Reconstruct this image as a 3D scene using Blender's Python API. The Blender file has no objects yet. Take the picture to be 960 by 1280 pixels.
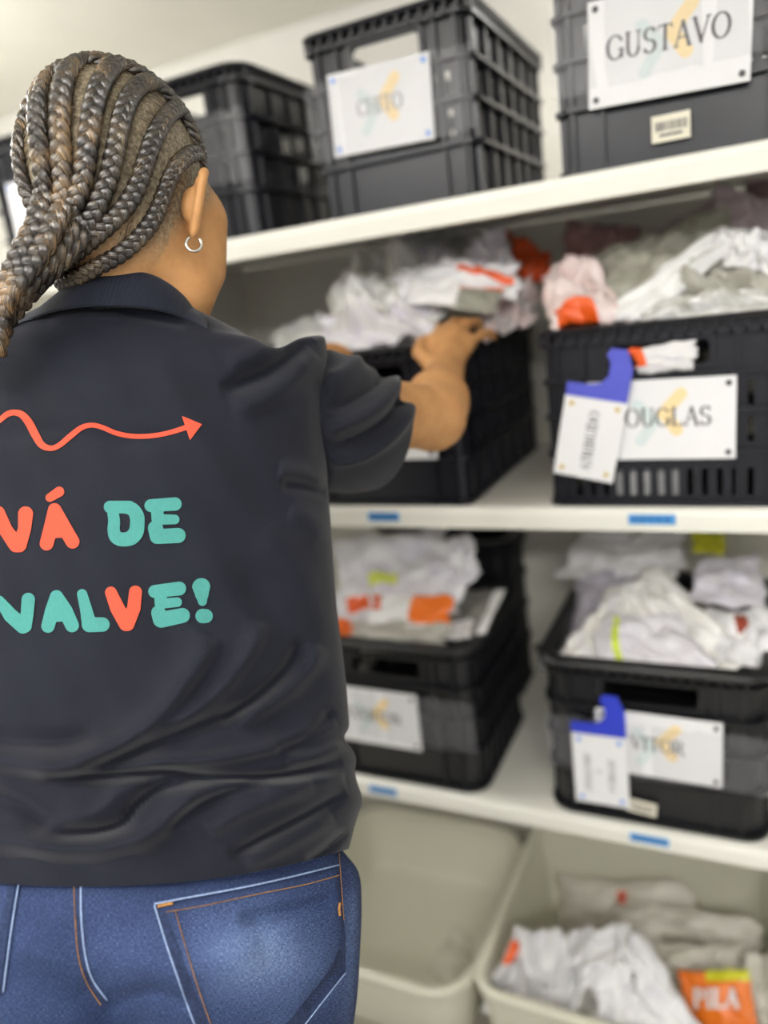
import bpy, bmesh, math, random
import numpy as np
from mathutils import Vector, Matrix
from mathutils.bvhtree import BVHTree

# ------------------------------------------------------------------ camera
FP = 950.0                                   # focal length in pixels of a 960x1280 frame
CZ = 1.58                                    # camera height
_n = lambda v: v / np.linalg.norm(v)
_v1 = np.array([-1960.0, -13.0, FP])         # direction along the shelves (leftwards) in camera axes
_b = -320.0
_v2 = np.array([(-FP * FP - _v1[1] * _b) / _v1[0], _b, FP])   # direction into the shelves
AX = -_n(_v1); AY = _n(_v2); AZ = np.cross(AX, AY)
if AZ[1] > 0: AZ = -AZ
ROT = np.array([AX, AY, AZ])                 # camera axes (x right, y down, z forward) -> world
CAM = np.array([0.0, 0.0, CZ])

def c2w(v): return np.asarray(v) @ ROT.T + CAM
def P(px, py, d): return c2w(np.stack(np.broadcast_arrays((np.asarray(px, float) - 480) / FP * d, (np.asarray(py, float) - 640) / FP * d, np.asarray(d, float)), -1))
def onY(px, py, Y):
    r = ROT @ np.array([px - 480, py - 640, FP]); return CAM + r * Y / r[1]
def w2p(w):
    v = (np.asarray(w) - CAM) @ ROT
    return v[..., 0] / v[..., 2] * FP + 480, v[..., 1] / v[..., 2] * FP + 640, v[..., 2]

scene = bpy.context.scene
COL = scene.collection
cam_data = bpy.data.cameras.new('camera'); cam = bpy.data.objects.new('camera', cam_data); COL.objects.link(cam)
m = Matrix.Identity(4)
for i in range(3):
    m[i][0] = ROT[i][0]; m[i][1] = -ROT[i][1]; m[i][2] = -ROT[i][2]; m[i][3] = CAM[i]
cam.matrix_world = m
cam_data.sensor_fit = 'VERTICAL'; cam_data.sensor_height = 36.0; cam_data.lens = FP / 1280 * 36
cam_data.clip_start = 0.02
cam_data.dof.use_dof = True; cam_data.dof.focus_distance = 0.735; cam_data.dof.aperture_fstop = 1.6
scene.camera = cam

# ------------------------------------------------------------------ world, lamps, exposure
world = bpy.data.worlds.new('world'); scene.world = world; world.use_nodes = True
world.node_tree.nodes['Background'].inputs[0].default_value = (0.98, 0.985, 1.0, 1)
world.node_tree.nodes['Background'].inputs[1].default_value = 0.72
scene.view_settings.view_transform = 'Standard'; scene.view_settings.look = 'None'
scene.view_settings.gamma = 1; scene.view_settings.use_curve_mapping = False
scene.view_settings.exposure = 0.0
CEIL = CZ + 0.86
LAMPS = [(-2.2, 1.0, 18.0), (0.6, -1.15, 40.0), (-0.95, -0.5, 25.0), (0.42, 1.98, 9.0)]       # x, y, emission; first and last are added, unseen, to brighten wall and ceiling

# ------------------------------------------------------------------ helpers
rng = random.Random(7)

def link(o, parent=None):
    COL.objects.link(o)
    if parent is not None: o.parent = parent
    return o

def empty(name, loc=(0, 0, 0), rz=0.0, rot=None, label=None, cat=None, group=None):
    o = bpy.data.objects.new(name, None); COL.objects.link(o); o.location = loc
    o.rotation_euler = rot if rot is not None else (0, 0, rz); o.empty_display_size = 0.05
    if label: o['label'] = label
    if cat: o['category'] = cat
    if group: o['group'] = group
    return o

def mesh_obj(name, verts, faces, mat=None, parent=None, smooth=False, uv=None, label=None, kind=None):
    me = bpy.data.meshes.new(name)
    verts = np.asarray(verts, float)
    me.from_pydata(verts.tolist(), [], faces if isinstance(faces, list) else [list(map(int, f)) for f in faces])
    if uv is not None:
        l = me.uv_layers.new(name='UVMap'); uv = np.asarray(uv)
        idx = np.empty(len(me.loops), int); me.loops.foreach_get('vertex_index', idx)
        l.data.foreach_set('uv', uv[idx].astype(np.float32).ravel())
    if smooth: me.polygons.foreach_set('use_smooth', [True] * len(me.polygons))
    me.validate(); me.update()
    if mat: me.materials.append(mat)
    o = bpy.data.objects.new(name, me); link(o, parent)
    if label: o['label'] = label
    if kind: o['kind'] = kind
    return o

def tag(o, label, cat, group=None, kind=None):
    o['label'] = label; o['category'] = cat
    if group: o['group'] = group
    if kind: o['kind'] = kind
    return o

def share(src, parent, loc=(0, 0, 0), rz=0.0, scale=None):
    o = src.copy(); link(o, parent); o.location = loc; o.rotation_euler = (0, 0, rz)
    if scale: o.scale = scale
    return o

def flip(faces, on=True): return [f[::-1] for f in faces] if on else faces

class MB:
    def __init__(s): s.v = []; s.f = []
    def box(s, x0, x1, y0, y1, z0, z1):
        n = len(s.v)
        s.v += [(x0, y0, z0), (x1, y0, z0), (x1, y1, z0), (x0, y1, z0), (x0, y0, z1), (x1, y0, z1), (x1, y1, z1), (x0, y1, z1)]
        s.f += [[n + i for i in q] for q in ((0, 3, 2, 1), (4, 5, 6, 7), (0, 1, 5, 4), (1, 2, 6, 5), (2, 3, 7, 6), (3, 0, 4, 7))]
        return s
    def prism(s, poly, axis, a0, a1):
        # poly: 2D outline (counter-clockwise); extruded along axis
        n = len(s.v); k = len(poly)
        def pt(p, a): return {'x': (a, p[0], p[1]), 'y': (p[0], a, p[1]), 'z': (p[0], p[1], a)}[axis]
        s.v += [pt(p, a0) for p in poly] + [pt(p, a1) for p in poly]
        fl = axis == 'y'
        fs = [list(range(n, n + k))[::-1], list(range(n + k, n + 2 * k))] + [[n + i, n + (i + 1) % k, n + k + (i + 1) % k, n + k + i] for i in range(k)]
        s.f += flip(fs, fl)
        return s
    def tube(s, pts, r, seg=8, cap=True):
        pts = [Vector(p) for p in pts]; n0 = len(s.v); rr = r if hasattr(r, '__len__') else [r] * len(pts)
        t0 = (pts[1] - pts[0]).normalized(); up = Vector((0, 0, 1)) if abs(t0.z) < .9 else Vector((1, 0, 0))
        a = t0.cross(up).normalized()
        for i, p in enumerate(pts):
            t = (pts[min(i + 1, len(pts) - 1)] - pts[max(i - 1, 0)]).normalized()
            a = (a - t * a.dot(t)).normalized(); b = t.cross(a)
            for j in range(seg):
                q = 2 * math.pi * j / seg; s.v.append(tuple(p + a * math.cos(q) * rr[i] + b * math.sin(q) * rr[i]))
        for i in range(len(pts) - 1):
            for j in range(seg):
                j2 = (j + 1) % seg
                s.f.append([n0 + i * seg + j, n0 + i * seg + j2, n0 + (i + 1) * seg + j2, n0 + (i + 1) * seg + j])
        if cap:
            s.f.append([n0 + j for j in range(seg)][::-1]); s.f.append([n0 + (len(pts) - 1) * seg + j for j in range(seg)])
        return s
    def obj(s, name, mat, parent=None, smooth=False, **k): return mesh_obj(name, s.v, s.f, mat, parent, smooth, **k)

def bevel(o, w, seg=2):
    b = o.modifiers.new('bevel', 'BEVEL'); b.width = w; b.segments = seg; b.limit_method = 'ANGLE'
    return o

def catmull(K, n):
    """K: (k, ...) key rows -> n rows, centripetal-free Catmull-Rom with uniform parameter."""
    K = np.asarray(K, float); k = len(K)
    t = np.linspace(0, k - 1, n); i = np.minimum(t.astype(int), k - 2); u = t - i
    p0 = K[np.maximum(i - 1, 0)]; p1 = K[i]; p2 = K[i + 1]; p3 = K[np.minimum(i + 2, k - 1)]
    u = u.reshape((-1,) + (1,) * (K.ndim - 1))
    return .5 * ((2 * p1) + (-p0 + p2) * u + (2 * p0 - 5 * p1 + 4 * p2 - p3) * u * u + (-p0 + 3 * p1 - 3 * p2 + p3) * u ** 3)

def grid_faces(nr, nc, closed=True, rev=False):
    i, j = np.meshgrid(np.arange(nr - 1), np.arange(nc if closed else nc - 1), indexing='ij')
    j2 = (j + 1) % nc
    q = np.stack([i * nc + j, i * nc + j2, (i + 1) * nc + j2, (i + 1) * nc + j], -1).reshape(-1, 4)
    if rev: q = q[:, ::-1]
    return q.tolist()

def seg_dist(x, y, pl):
    """distance of points to a polyline and parameter 0..1 along it"""
    best = np.full(x.shape, 1e9); par = np.zeros(x.shape); n = len(pl) - 1
    for i in range(n):
        ax, ay = pl[i][:2]; bx, by = pl[i + 1][:2]; dx, dy = bx - ax, by - ay
        t = np.clip(((x - ax) * dx + (y - ay) * dy) / (dx * dx + dy * dy + 1e-12), 0, 1)
        d = np.hypot(x - ax - t * dx, y - ay - t * dy)
        w = d < best; best = np.where(w, d, best); par = np.where(w, (i + t) / n, par)
    return best, par

def smooth_poly(pl, n=14):
    return catmull(np.array(pl, float), n * (len(pl) - 1)).tolist()

# ------------------------------------------------------------------ materials
def srgb(r, g, b):
    f = lambda c: (c / 255 / 12.92) if c / 255 <= .04045 else ((c / 255 + .055) / 1.055) ** 2.4
    return (f(r), f(g), f(b), 1)

def new_mat(name):
    mt = bpy.data.materials.new(name); mt.use_nodes = True
    return mt, mt.node_tree.nodes, mt.node_tree.links, mt.node_tree.nodes['Principled BSDF']

def add_noise(nt, lk, scale, detail=3, coord='Object', stretch=None, rough=.5):
    tc = nt.new('ShaderNodeTexCoord'); no = nt.new('ShaderNodeTexNoise')
    no.inputs['Scale'].default_value = scale; no.inputs['Detail'].default_value = detail; no.inputs['Roughness'].default_value = rough
    if stretch:
        mp = nt.new('ShaderNodeMapping'); mp.inputs['Scale'].default_value = stretch
        lk.new(tc.outputs[coord], mp.inputs['Vector']); lk.new(mp.outputs[0], no.inputs['Vector'])
    else: lk.new(tc.outputs[coord], no.inputs['Vector'])
    return no

def ramp(nt, lk, src, stops):
    r = nt.new('ShaderNodeValToRGB'); lk.new(src, r.inputs[0]); e = r.color_ramp.elements
    while len(e) < len(stops): e.new(.5)
    for k, (p, c) in enumerate(stops): e[k].position = p; e[k].color = c
    return r

def bump(nt, lk, src, bs, strength, dist=.002):
    b = nt.new('ShaderNodeBump'); b.inputs['Strength'].default_value = strength; b.inputs['Distance'].default_value = dist
    lk.new(src, b.inputs['Height']); lk.new(b.outputs[0], bs.inputs['Normal']); return b

def simple(name, col, rough=.5, spec=.5, var=.06, nscale=25, bumpk=0, metal=0, coat=0):
    mt, nt, lk, bs = new_mat(name)
    no = add_noise(nt, lk, nscale)
    c0 = tuple(max(0, x * (1 - var)) for x in col[:3]) + (1,); c1 = tuple(min(1, x * (1 + var)) for x in col[:3]) + (1,)
    r = ramp(nt, lk, no.outputs[0], [(.3, c0), (.7, c1)]); lk.new(r.outputs[0], bs.inputs['Base Color'])
    bs.inputs['Roughness'].default_value = rough; bs.inputs['Specular IOR Level'].default_value = spec
    bs.inputs['Metallic'].default_value = metal; bs.inputs['Coat Weight'].default_value = coat
    if bumpk: bump(nt, lk, no.outputs[0], bs, bumpk)
    return mt

M = {}
M['wall'] = simple('wall_paint', srgb(242, 240, 234), .9, .2, .02, 6)
M['ceiling'] = simple('ceiling_paint', srgb(242, 239, 230), .9, .2, .02, 5)
M['floor'] = simple('floor_tile', srgb(176, 172, 160), .4, .5, .05, 4)
M['shelf'] = simple('shelf_white', srgb(236, 235, 226), .32, .5, .02, 8)
M['back'] = simple('shelf_back_panel', srgb(222, 219, 207), .6, .4, .03, 6)
M['crate'] = simple('crate_plastic', srgb(15, 16, 25), .33, .5, .15, 40, .05)
M['crate_b'] = simple('crate_plastic_charcoal', srgb(15, 16, 21), .38, .5, .15, 40, .05)
M['paper'] = simple('sign_paper', srgb(230, 230, 232), .6, .3, .01, 30)
M['paper_cream'] = simple('sticker_paper', srgb(224, 219, 200), .5, .4, .02, 30)
M['ink'] = simple('ink_grey', srgb(92, 88, 92), .5, .3, .05, 80)
M['ink_soft'] = simple('ink_soft', srgb(150, 148, 150), .5, .3, .05, 80)
M['logo_o'] = simple('print_amber', srgb(240, 216, 164), .4, .4, .03, 60)
M['logo_t'] = simple('print_mint', srgb(210, 222, 222), .4, .4, .03, 60)
M['pin_black'] = simple('pin_black', srgb(40, 38, 40), .35)
M['pin_blue'] = simple('pin_blue', srgb(90, 140, 215), .35)
M['pin_brass'] = simple('pin_brass', srgb(196, 172, 96), .35, .5, .1, 60)
M['blue_hook'] = simple('hook_periwinkle', srgb(78, 84, 190), .45)
M['blue_hook2'] = simple('hook_royal_blue', srgb(40, 58, 190), .45)
M['edge_label'] = simple('edge_label_blue', srgb(66, 142, 205), .4, .5, .12, 90)
M['edge_print'] = simple('edge_label_print', srgb(40, 96, 160), .4)
M['coral'] = simple('print_coral', srgb(192, 74, 52), .75, .25, .05, 300)
M['teal'] = simple('print_teal', srgb(64, 132, 126), .75, .25, .05, 300)
M['silver'] = simple('earring_silver', srgb(225, 222, 215), .18, .5, .02, 50, 0, 1.0)
M['shoe'] = simple('shoe_white', srgb(220, 220, 218), .5)
M['eye'] = simple('eye_white', srgb(236, 232, 226), .2)
M['iris'] = simple('iris_brown', srgb(52, 32, 20), .15)
M['lamp_body'] = simple('lamp_housing', srgb(235, 235, 232), .5)

def mat_lamp(strength):
    mt = bpy.data.materials.new('lamp_diffuser'); mt.use_nodes = True; nt = mt.node_tree.nodes
    nt.clear(); e = nt.new('ShaderNodeEmission'); o = nt.new('ShaderNodeOutputMaterial')
    e.inputs[0].default_value = (1, .985, .96, 1); e.inputs[1].default_value = strength
    mt.node_tree.links.new(e.outputs[0], o.inputs[0]); return mt

def mat_film(name, col, alpha, rough=.12, crinkle=0.0):
    mt, nt, lk, bs = new_mat(name)
    bs.inputs['Base Color'].default_value = col; bs.inputs['Roughness'].default_value = rough
    bs.inputs['Alpha'].default_value = alpha
    if crinkle:
        no = add_noise(nt, lk, 60, 3); bump(nt, lk, no.outputs[0], bs, crinkle, .004)
    return mt
M['tape'] = mat_film('clear_tape', srgb(200, 200, 205), .13, .16, .5)

def mat_bin():
    mt, nt, lk, bs = new_mat('bin_translucent_plastic')
    bs.inputs['Base Color'].default_value = srgb(226, 224, 206); bs.inputs['Roughness'].default_value = .3
    bs.inputs['Subsurface Weight'].default_value = .25; bs.inputs['Subsurface Radius'].default_value = (.02, .02, .018)
    bs.inputs['Alpha'].default_value = .9
    return mt
M['bin'] = mat_bin()

def mat_bag(name, col, col2, rects=(), alpha=1.0, rough=.28):
    """plastic mailer: two film tones in soft blotches, printed rectangles given in UV"""
    mt, nt, lk, bs = new_mat(name)
    no = add_noise(nt, lk, 3.2, 3, 'UV', None, .6)
    r = ramp(nt, lk, no.outputs[0], [(.35, col), (.65, col2)]); out = r.outputs[0]
    uvn = nt.new('ShaderNodeTexCoord'); sep = nt.new('ShaderNodeSeparateXYZ')
    wob = add_noise(nt, lk, 6, 2, 'UV'); add = nt.new('ShaderNodeVectorMath'); add.operation = 'MULTIPLY_ADD'
    add.inputs[1].default_value = (.06, .06, 0)
    lk.new(wob.outputs['Color'], add.inputs[0]); lk.new(uvn.outputs['UV'], add.inputs[2]); lk.new(add.outputs[0], sep.inputs[0])
    for (u0, v0, u1, v1, c) in rects:
        ms = []
        for ax, lo, hi in (('X', u0, u1), ('Y', v0, v1)):
            g = nt.new('ShaderNodeMath'); g.operation = 'GREATER_THAN'; g.inputs[1].default_value = lo + .03; lk.new(sep.outputs[ax], g.inputs[0])
            l = nt.new('ShaderNodeMath'); l.operation = 'LESS_THAN'; l.inputs[1].default_value = hi + .03; lk.new(sep.outputs[ax], l.inputs[0]); ms += [g, l]
        a = ms[0].outputs[0]
        for q in ms[1:]:
            mu = nt.new('ShaderNodeMath'); mu.operation = 'MULTIPLY'; lk.new(a, mu.inputs[0]); lk.new(q.outputs[0], mu.inputs[1]); a = mu.outputs[0]
        mx = nt.new('ShaderNodeMix'); mx.data_type = 'RGBA'; lk.new(a, mx.inputs['Factor']); lk.new(out, mx.inputs['A']); mx.inputs['B'].default_value = c
        out = mx.outputs['Result']
    lk.new(out, bs.inputs['Base Color'])
    bs.inputs['Roughness'].default_value = rough; bs.inputs['Alpha'].default_value = alpha
    fine = add_noise(nt, lk, 9, 4, 'UV'); bump(nt, lk, fine.outputs[0], bs, .5, .01)
    return mt

def mat_shirt():
    mt, nt, lk, bs = new_mat('pique_cotton')
    no = add_noise(nt, lk, 14, 4)
    r = ramp(nt, lk, no.outputs[0], [(.3, srgb(12, 15, 26)), (.7, srgb(17, 20, 33))]); lk.new(r.outputs[0], bs.inputs['Base Color'])
    bs.inputs['Roughness'].default_value = .82; bs.inputs['Specular IOR Level'].default_value = .25
    bs.inputs['Sheen Weight'].default_value = .12; bs.inputs['Sheen Roughness'].default_value = .5
    tc = nt.new('ShaderNodeTexCoord'); vo = nt.new('ShaderNodeTexVoronoi'); vo.inputs['Scale'].default_value = 620; vo.inputs['Randomness'].default_value = .35
    lk.new(tc.outputs['Object'], vo.inputs['Vector']); bump(nt, lk, vo.outputs['Distance'], bs, .35, .0008)
    return mt
M['shirt'] = mat_shirt()

def mat_rib():
    mt, nt, lk, bs = new_mat('collar_rib_knit')
    bs.inputs['Base Color'].default_value = srgb(22, 26, 40); bs.inputs['Roughness'].default_value = .85; bs.inputs['Specular IOR Level'].default_value = .2
    bs.inputs['Sheen Weight'].default_value = .15
    tc = nt.new('ShaderNodeTexCoord'); sp = nt.new('ShaderNodeSeparateXYZ'); lk.new(tc.outputs['UV'], sp.inputs[0])
    mu = nt.new('ShaderNodeMath'); mu.operation = 'MULTIPLY'; mu.inputs[1].default_value = 1700; lk.new(sp.outputs['X'], mu.inputs[0])
    si = nt.new('ShaderNodeMath'); si.operation = 'SINE'; lk.new(mu.outputs[0], si.inputs[0])
    bump(nt, lk, si.outputs[0], bs, .3, .0006); return mt
M['rib'] = mat_rib()

def mat_denim():
    mt, nt, lk, bs = new_mat('blue_denim')
    # worn fades (dye wear) from a per-vertex attribute, cross-hatched yarn from fine noise
    at = nt.new('ShaderNodeAttribute'); at.attribute_name = 'wear'
    n1 = add_noise(nt, lk, 420, 2, 'UV', (1, .25, 1)); n2 = add_noise(nt, lk, 420, 2, 'UV', (.2, 1, 1)); n3 = add_noise(nt, lk, 16, 4)
    ad = nt.new('ShaderNodeMath'); ad.operation = 'ADD'; lk.new(n1.outputs[0], ad.inputs[0]); lk.new(n2.outputs[0], ad.inputs[1])
    ma = nt.new('ShaderNodeMath'); ma.operation = 'MULTIPLY_ADD'; ma.inputs[1].default_value = .8; ma.inputs[2].default_value = -.67; lk.new(ad.outputs[0], ma.inputs[0])
    mb = nt.new('ShaderNodeMath'); mb.operation = 'ADD'; lk.new(ma.outputs[0], mb.inputs[0]); lk.new(at.outputs['Fac'], mb.inputs[1])
    mc = nt.new('ShaderNodeMath'); mc.operation = 'MULTIPLY_ADD'; mc.inputs[1].default_value = .3; lk.new(n3.outputs[0], mc.inputs[0]); lk.new(mb.outputs[0], mc.inputs[2])
    r = ramp(nt, lk, mc.outputs[0], [(.05, srgb(25, 34, 58)), (.4, srgb(46, 59, 94)), (.7, srgb(86, 105, 143)), (1, srgb(148, 166, 196))])
    lk.new(r.outputs[0], bs.inputs['Base Color']); bs.inputs['Roughness'].default_value = .85; bs.inputs['Specular IOR Level'].default_value = .2
    bump(nt, lk, ad.outputs[0], bs, .35, .001); return mt
M['denim'] = mat_denim()
M['denim_dark'] = simple('denim_seam', srgb(40, 50, 78), .85, .2, .3, 300, .3)
M['thread_w'] = simple('thread_pale', srgb(128, 146, 180), .7, .2, .25, 400)
M['thread_o'] = simple('thread_ochre', srgb(158, 114, 62), .7, .2, .25, 400)

def mat_skin():
    mt, nt, lk, bs = new_mat('skin')
    n1 = add_noise(nt, lk, 28, 5, 'Object', None, .6)
    r = ramp(nt, lk, n1.outputs[0], [(.3, srgb(176, 126, 80)), (.7, srgb(198, 150, 100))])
    at = nt.new('ShaderNodeAttribute'); at.attribute_name = 'scalp'
    n2 = add_noise(nt, lk, 260, 3, 'Object', None, .7)
    r2 = ramp(nt, lk, n2.outputs[0], [(.32, srgb(70, 61, 51)), (.55, srgb(132, 121, 101)), (.78, srgb(176, 165, 140))])
    ad = nt.new('ShaderNodeMath'); ad.operation = 'MULTIPLY_ADD'; ad.inputs[1].default_value = .5; ad.use_clamp = True
    sb = nt.new('ShaderNodeMath'); sb.operation = 'SUBTRACT'; sb.inputs[1].default_value = .5; lk.new(n2.outputs[0], sb.inputs[0])
    gate = nt.new('ShaderNodeMath'); gate.operation = 'MULTIPLY'; lk.new(sb.outputs[0], gate.inputs[0]); lk.new(at.outputs['Fac'], gate.inputs[1])
    lk.new(gate.outputs[0], ad.inputs[0]); lk.new(at.outputs['Fac'], ad.inputs[2])
    mx = nt.new('ShaderNodeMix'); mx.data_type = 'RGBA'; lk.new(ad.outputs[0], mx.inputs['Factor']); lk.new(r.outputs[0], mx.inputs['A']); lk.new(r2.outputs[0], mx.inputs['B'])
    lk.new(mx.outputs['Result'], bs.inputs['Base Color'])
    bs.inputs['Roughness'].default_value = .6; bs.inputs['Specular IOR Level'].default_value = .25
    bs.inputs['Subsurface Weight'].default_value = .12; bs.inputs['Subsurface Radius'].default_value = (.008, .004, .002)
    n4 = add_noise(nt, lk, 500, 2); bump(nt, lk, n4.outputs[0], bs, .12, .0006); return mt
M['skin'] = mat_skin()

def mat_hair(name, dark, mid, light, hi):
    mt, nt, lk, bs = new_mat(name)
    st = add_noise(nt, lk, 1.0, 3, 'UV', (26, 2.2, 1), .6)          # fibres run along V
    lo = add_noise(nt, lk, 32, 2)
    mb = nt.new('ShaderNodeMath'); mb.operation = 'MULTIPLY_ADD'; mb.inputs[1].default_value = hi; lk.new(lo.outputs[0], mb.inputs[0])
    mc = nt.new('ShaderNodeMath'); mc.operation = 'SUBTRACT'; mc.inputs[1].default_value = hi * .5; lk.new(st.outputs[0], mc.inputs[0]); lk.new(mc.outputs[0], mb.inputs[2])
    r = ramp(nt, lk, mb.outputs[0], [(.3, dark), (.52, mid), (.72, light)]); lk.new(r.outputs[0], bs.inputs['Base Color'])
    bs.inputs['Roughness'].default_value = .26; bs.inputs['Specular IOR Level'].default_value = .95
    bump(nt, lk, st.outputs[0], bs, .5, .0014); return mt
M['hair'] = mat_hair('braid_hair', srgb(13, 11, 9), srgb(38, 31, 25), srgb(118, 100, 76), .5)
M['hair_light'] = mat_hair('braid_hair_caramel', srgb(14, 11, 9), srgb(46, 37, 28), srgb(160, 130, 92), .75)
M['strand'] = simple('scalp_strand', srgb(150, 134, 104), .4, .6, .4, 200)
M['strand_dark'] = simple('scalp_strand_dark', srgb(58, 46, 36), .4, .6, .4, 200)

# ------------------------------------------------------------------ the setting
YF = 1.20                       # front of the shelving
YB = 1.78                       # its back
YW = 2.35                       # room wall behind it
Z_TOP = onY(800, 203, YF)[2]; Z_MID = onY(700, 635, YF)[2]; Z_LOW = onY(700, 1018, YF)[2]
X0, X1 = -3.2, 1.6
def struct(o): o['kind'] = 'structure'; return o
struct(MB().box(-4.2, 2.6, -2.4, YW + .1, -.05, 0).obj('floor', M['floor']))
struct(MB().box(-4.2, 2.6, YW, YW + .1, 0, CEIL + .05).obj('wall_back', M['wall']))
struct(MB().box(-4.3, -4.2, -2.4, YW + .1, 0, CEIL + .05).obj('wall_left', M['wall']))
struct(MB().box(-4.3, 2.6, -2.4, YW + .1, CEIL, CEIL + .05).obj('ceiling', M['ceiling']))

for i, (lx, ly, st) in enumerate(LAMPS):
    t = empty('unseen_lamp', (lx, ly, CEIL), label=('added unseen lamp brightening wall and ceiling at the far left of the shelving', 'long hanging ceiling lamp above the right of the aisle', 'long hanging ceiling lamp above the left of the aisle', 'added unseen lamp behind the top board, brightening wall and ceiling')[i], cat='ceiling lamp', group='ceiling lamps over the aisle')
    for x in (-.45, .45): MB().tube([(x, 0, 0), (x, 0, -.18)], .006, 8).obj('hanger', M['lamp_body'], t)
    for x in (-.66, .62): MB().box(x, x + .04, -.14, .14, -.24, -.18).obj('end_cap', M['lamp_body'], t)
    bevel(MB().box(-.62, .62, -.13, .13, -.235, -.185).obj('diffuser', mat_lamp(st), t), .02)

TH = .038
def shelf_profile():
    return [(0, -TH), (.006, -TH - .001), (.03, -TH), (.03, -.012), (YB - YF, -.012), (YB - YF, 0), (.004, 0), (-.001, -.003), (-.003, -.012), (-.001, -.030)]
shelving = empty('shelving_unit', (0, YF, 0), label='white shelving unit with three long boards holding black crates', cat='shelving')
for z in (Z_TOP, Z_MID, Z_LOW):
    o = MB().prism([(y, z + q) for (y, q) in shelf_profile()][::-1], 'x', X0, X1).obj('shelf_board', M['shelf'], shelving)
for z0, z1 in ((Z_LOW, Z_MID - .012), (Z_MID, Z_TOP - .012), (.0, Z_LOW - .012)):
    for a, b in ((X0, -1.235), (-1.23, .30), (.305, X1)):
        MB().box(a, b, YB - YF, YB - YF + .012, z0 + .001, z1 - .001).obj('back_panel', M['back'], shelving)
for x in (X0, -1.24, .3, X1):
    for z0, z1 in ((Z_LOW, Z_MID - .012), (Z_MID, Z_TOP - .012), (0, Z_LOW - .012)):
        MB().box(x - .009, x + .009, .06, YB - YF - .001, z0 + .001, z1 - .001).obj('upright_panel', M['shelf'], shelving)
# blue labels along the shelf edges
for (px, py, zt, w) in ((480, 641, Z_MID, .062), (815, 650, Z_MID, .07), (480, 990, Z_LOW, .062), (812, 1052, Z_LOW, .066)):
    p = onY(px, py, YF)
    e = MB().box(-w / 2, w / 2, -.0015, 0, -.008, .008).obj('edge_label', M['edge_label'], shelving); e.location = (p[0], -.0032, zt - .017); e['label'] = 'small blue edge label'
    q = MB()
    for k in range(5): q.box(-w * .42 + k * w * .17, -w * .42 + k * w * .17 + w * .13, -.0021, -.0015, -.003, .0035)
    q.obj('label_print', M['edge_print'], e)

# ------------------------------------------------------------------ flat lettering from strokes
def stroke_sd(x, y, strokes):
    d = np.full(x.shape, 1e9)
    for s in strokes:
        if s[0] == 'poly':
            pts = s[1]; rr = s[2]; ins = np.full(x.shape, -1e9)
            for i in range(len(pts)):
                ax, ay = pts[i]; bx, by = pts[(i + 1) % len(pts)]; L = math.hypot(bx - ax, by - ay)
                ins = np.maximum(ins, ((x - ax) * (by - ay) - (y - ay) * (bx - ax)) / L)
            d = np.minimum(d, ins - rr); continue
        if len(s) == 1: s = [s[0], s[0]]
        for i in range(len(s) - 1):
            ax, ay, ra = s[i]; bx, by, rb = s[i + 1]; dx, dy = bx - ax, by - ay
            t = np.clip(((x - ax) * dx + (y - ay) * dy) / (dx * dx + dy * dy + 1e-12), 0, 1)
            d = np.minimum(d, np.hypot(x - ax - t * dx, y - ay - t * dy) - (ra + (rb - ra) * t))
    return d

def stroke_mesh(strokes, step, pad):
    xs = []; ys = []
    for s in strokes:
        pp = s[1] if s[0] == 'poly' else s
        xs += [p[0] for p in pp]; ys += [p[1] for p in pp]
    gx = np.arange(min(xs) - pad, max(xs) + pad + step, step); gy = np.arange(min(ys) - pad, max(ys) + pad + step, step)
    X, Y = np.meshgrid(gx, gy, indexing='ij'); D = stroke_sd(X, Y, strokes)
    verts = []; vid = {}; faces = []
    def vert(key, p):
        if key not in vid: vid[key] = len(verts); verts.append(p)
        return vid[key]
    ins = D < 0; nx, ny = D.shape
    act = ins[:-1, :-1] | ins[1:, :-1] | ins[1:, 1:] | ins[:-1, 1:]
    for i, j in zip(*np.nonzero(act)):
        cs = [(i, j), (i + 1, j), (i + 1, j + 1), (i, j + 1)]; poly = []
        for k in range(4):
            a, b = cs[k], cs[(k + 1) % 4]; da, db = D[a], D[b]
            if da < 0: poly.append(vert(a, (gx[a[0]], gy[a[1]])))
            if (da < 0) != (db < 0):
                t = da / (da - db); key = (min(a, b), max(a, b))
                poly.append(vert(key, (gx[a[0]] + t * (gx[b[0]] - gx[a[0]]), gy[a[1]] + t * (gy[b[1]] - gy[a[1]]))))
        if len(poly) >= 3: faces.append(poly)
    return np.array(verts), faces

def arc(cx, cy, rx, ry, a0, a1, r0, r1, n=14):
    out = []
    for k in range(n + 1):
        a = math.radians(a0 + (a1 - a0) * k / n); w = abs(math.cos(a))
        out.append((cx + rx * math.cos(a), cy + ry * math.sin(a), r0 + (r1 - r0) * w))
    return out
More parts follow.
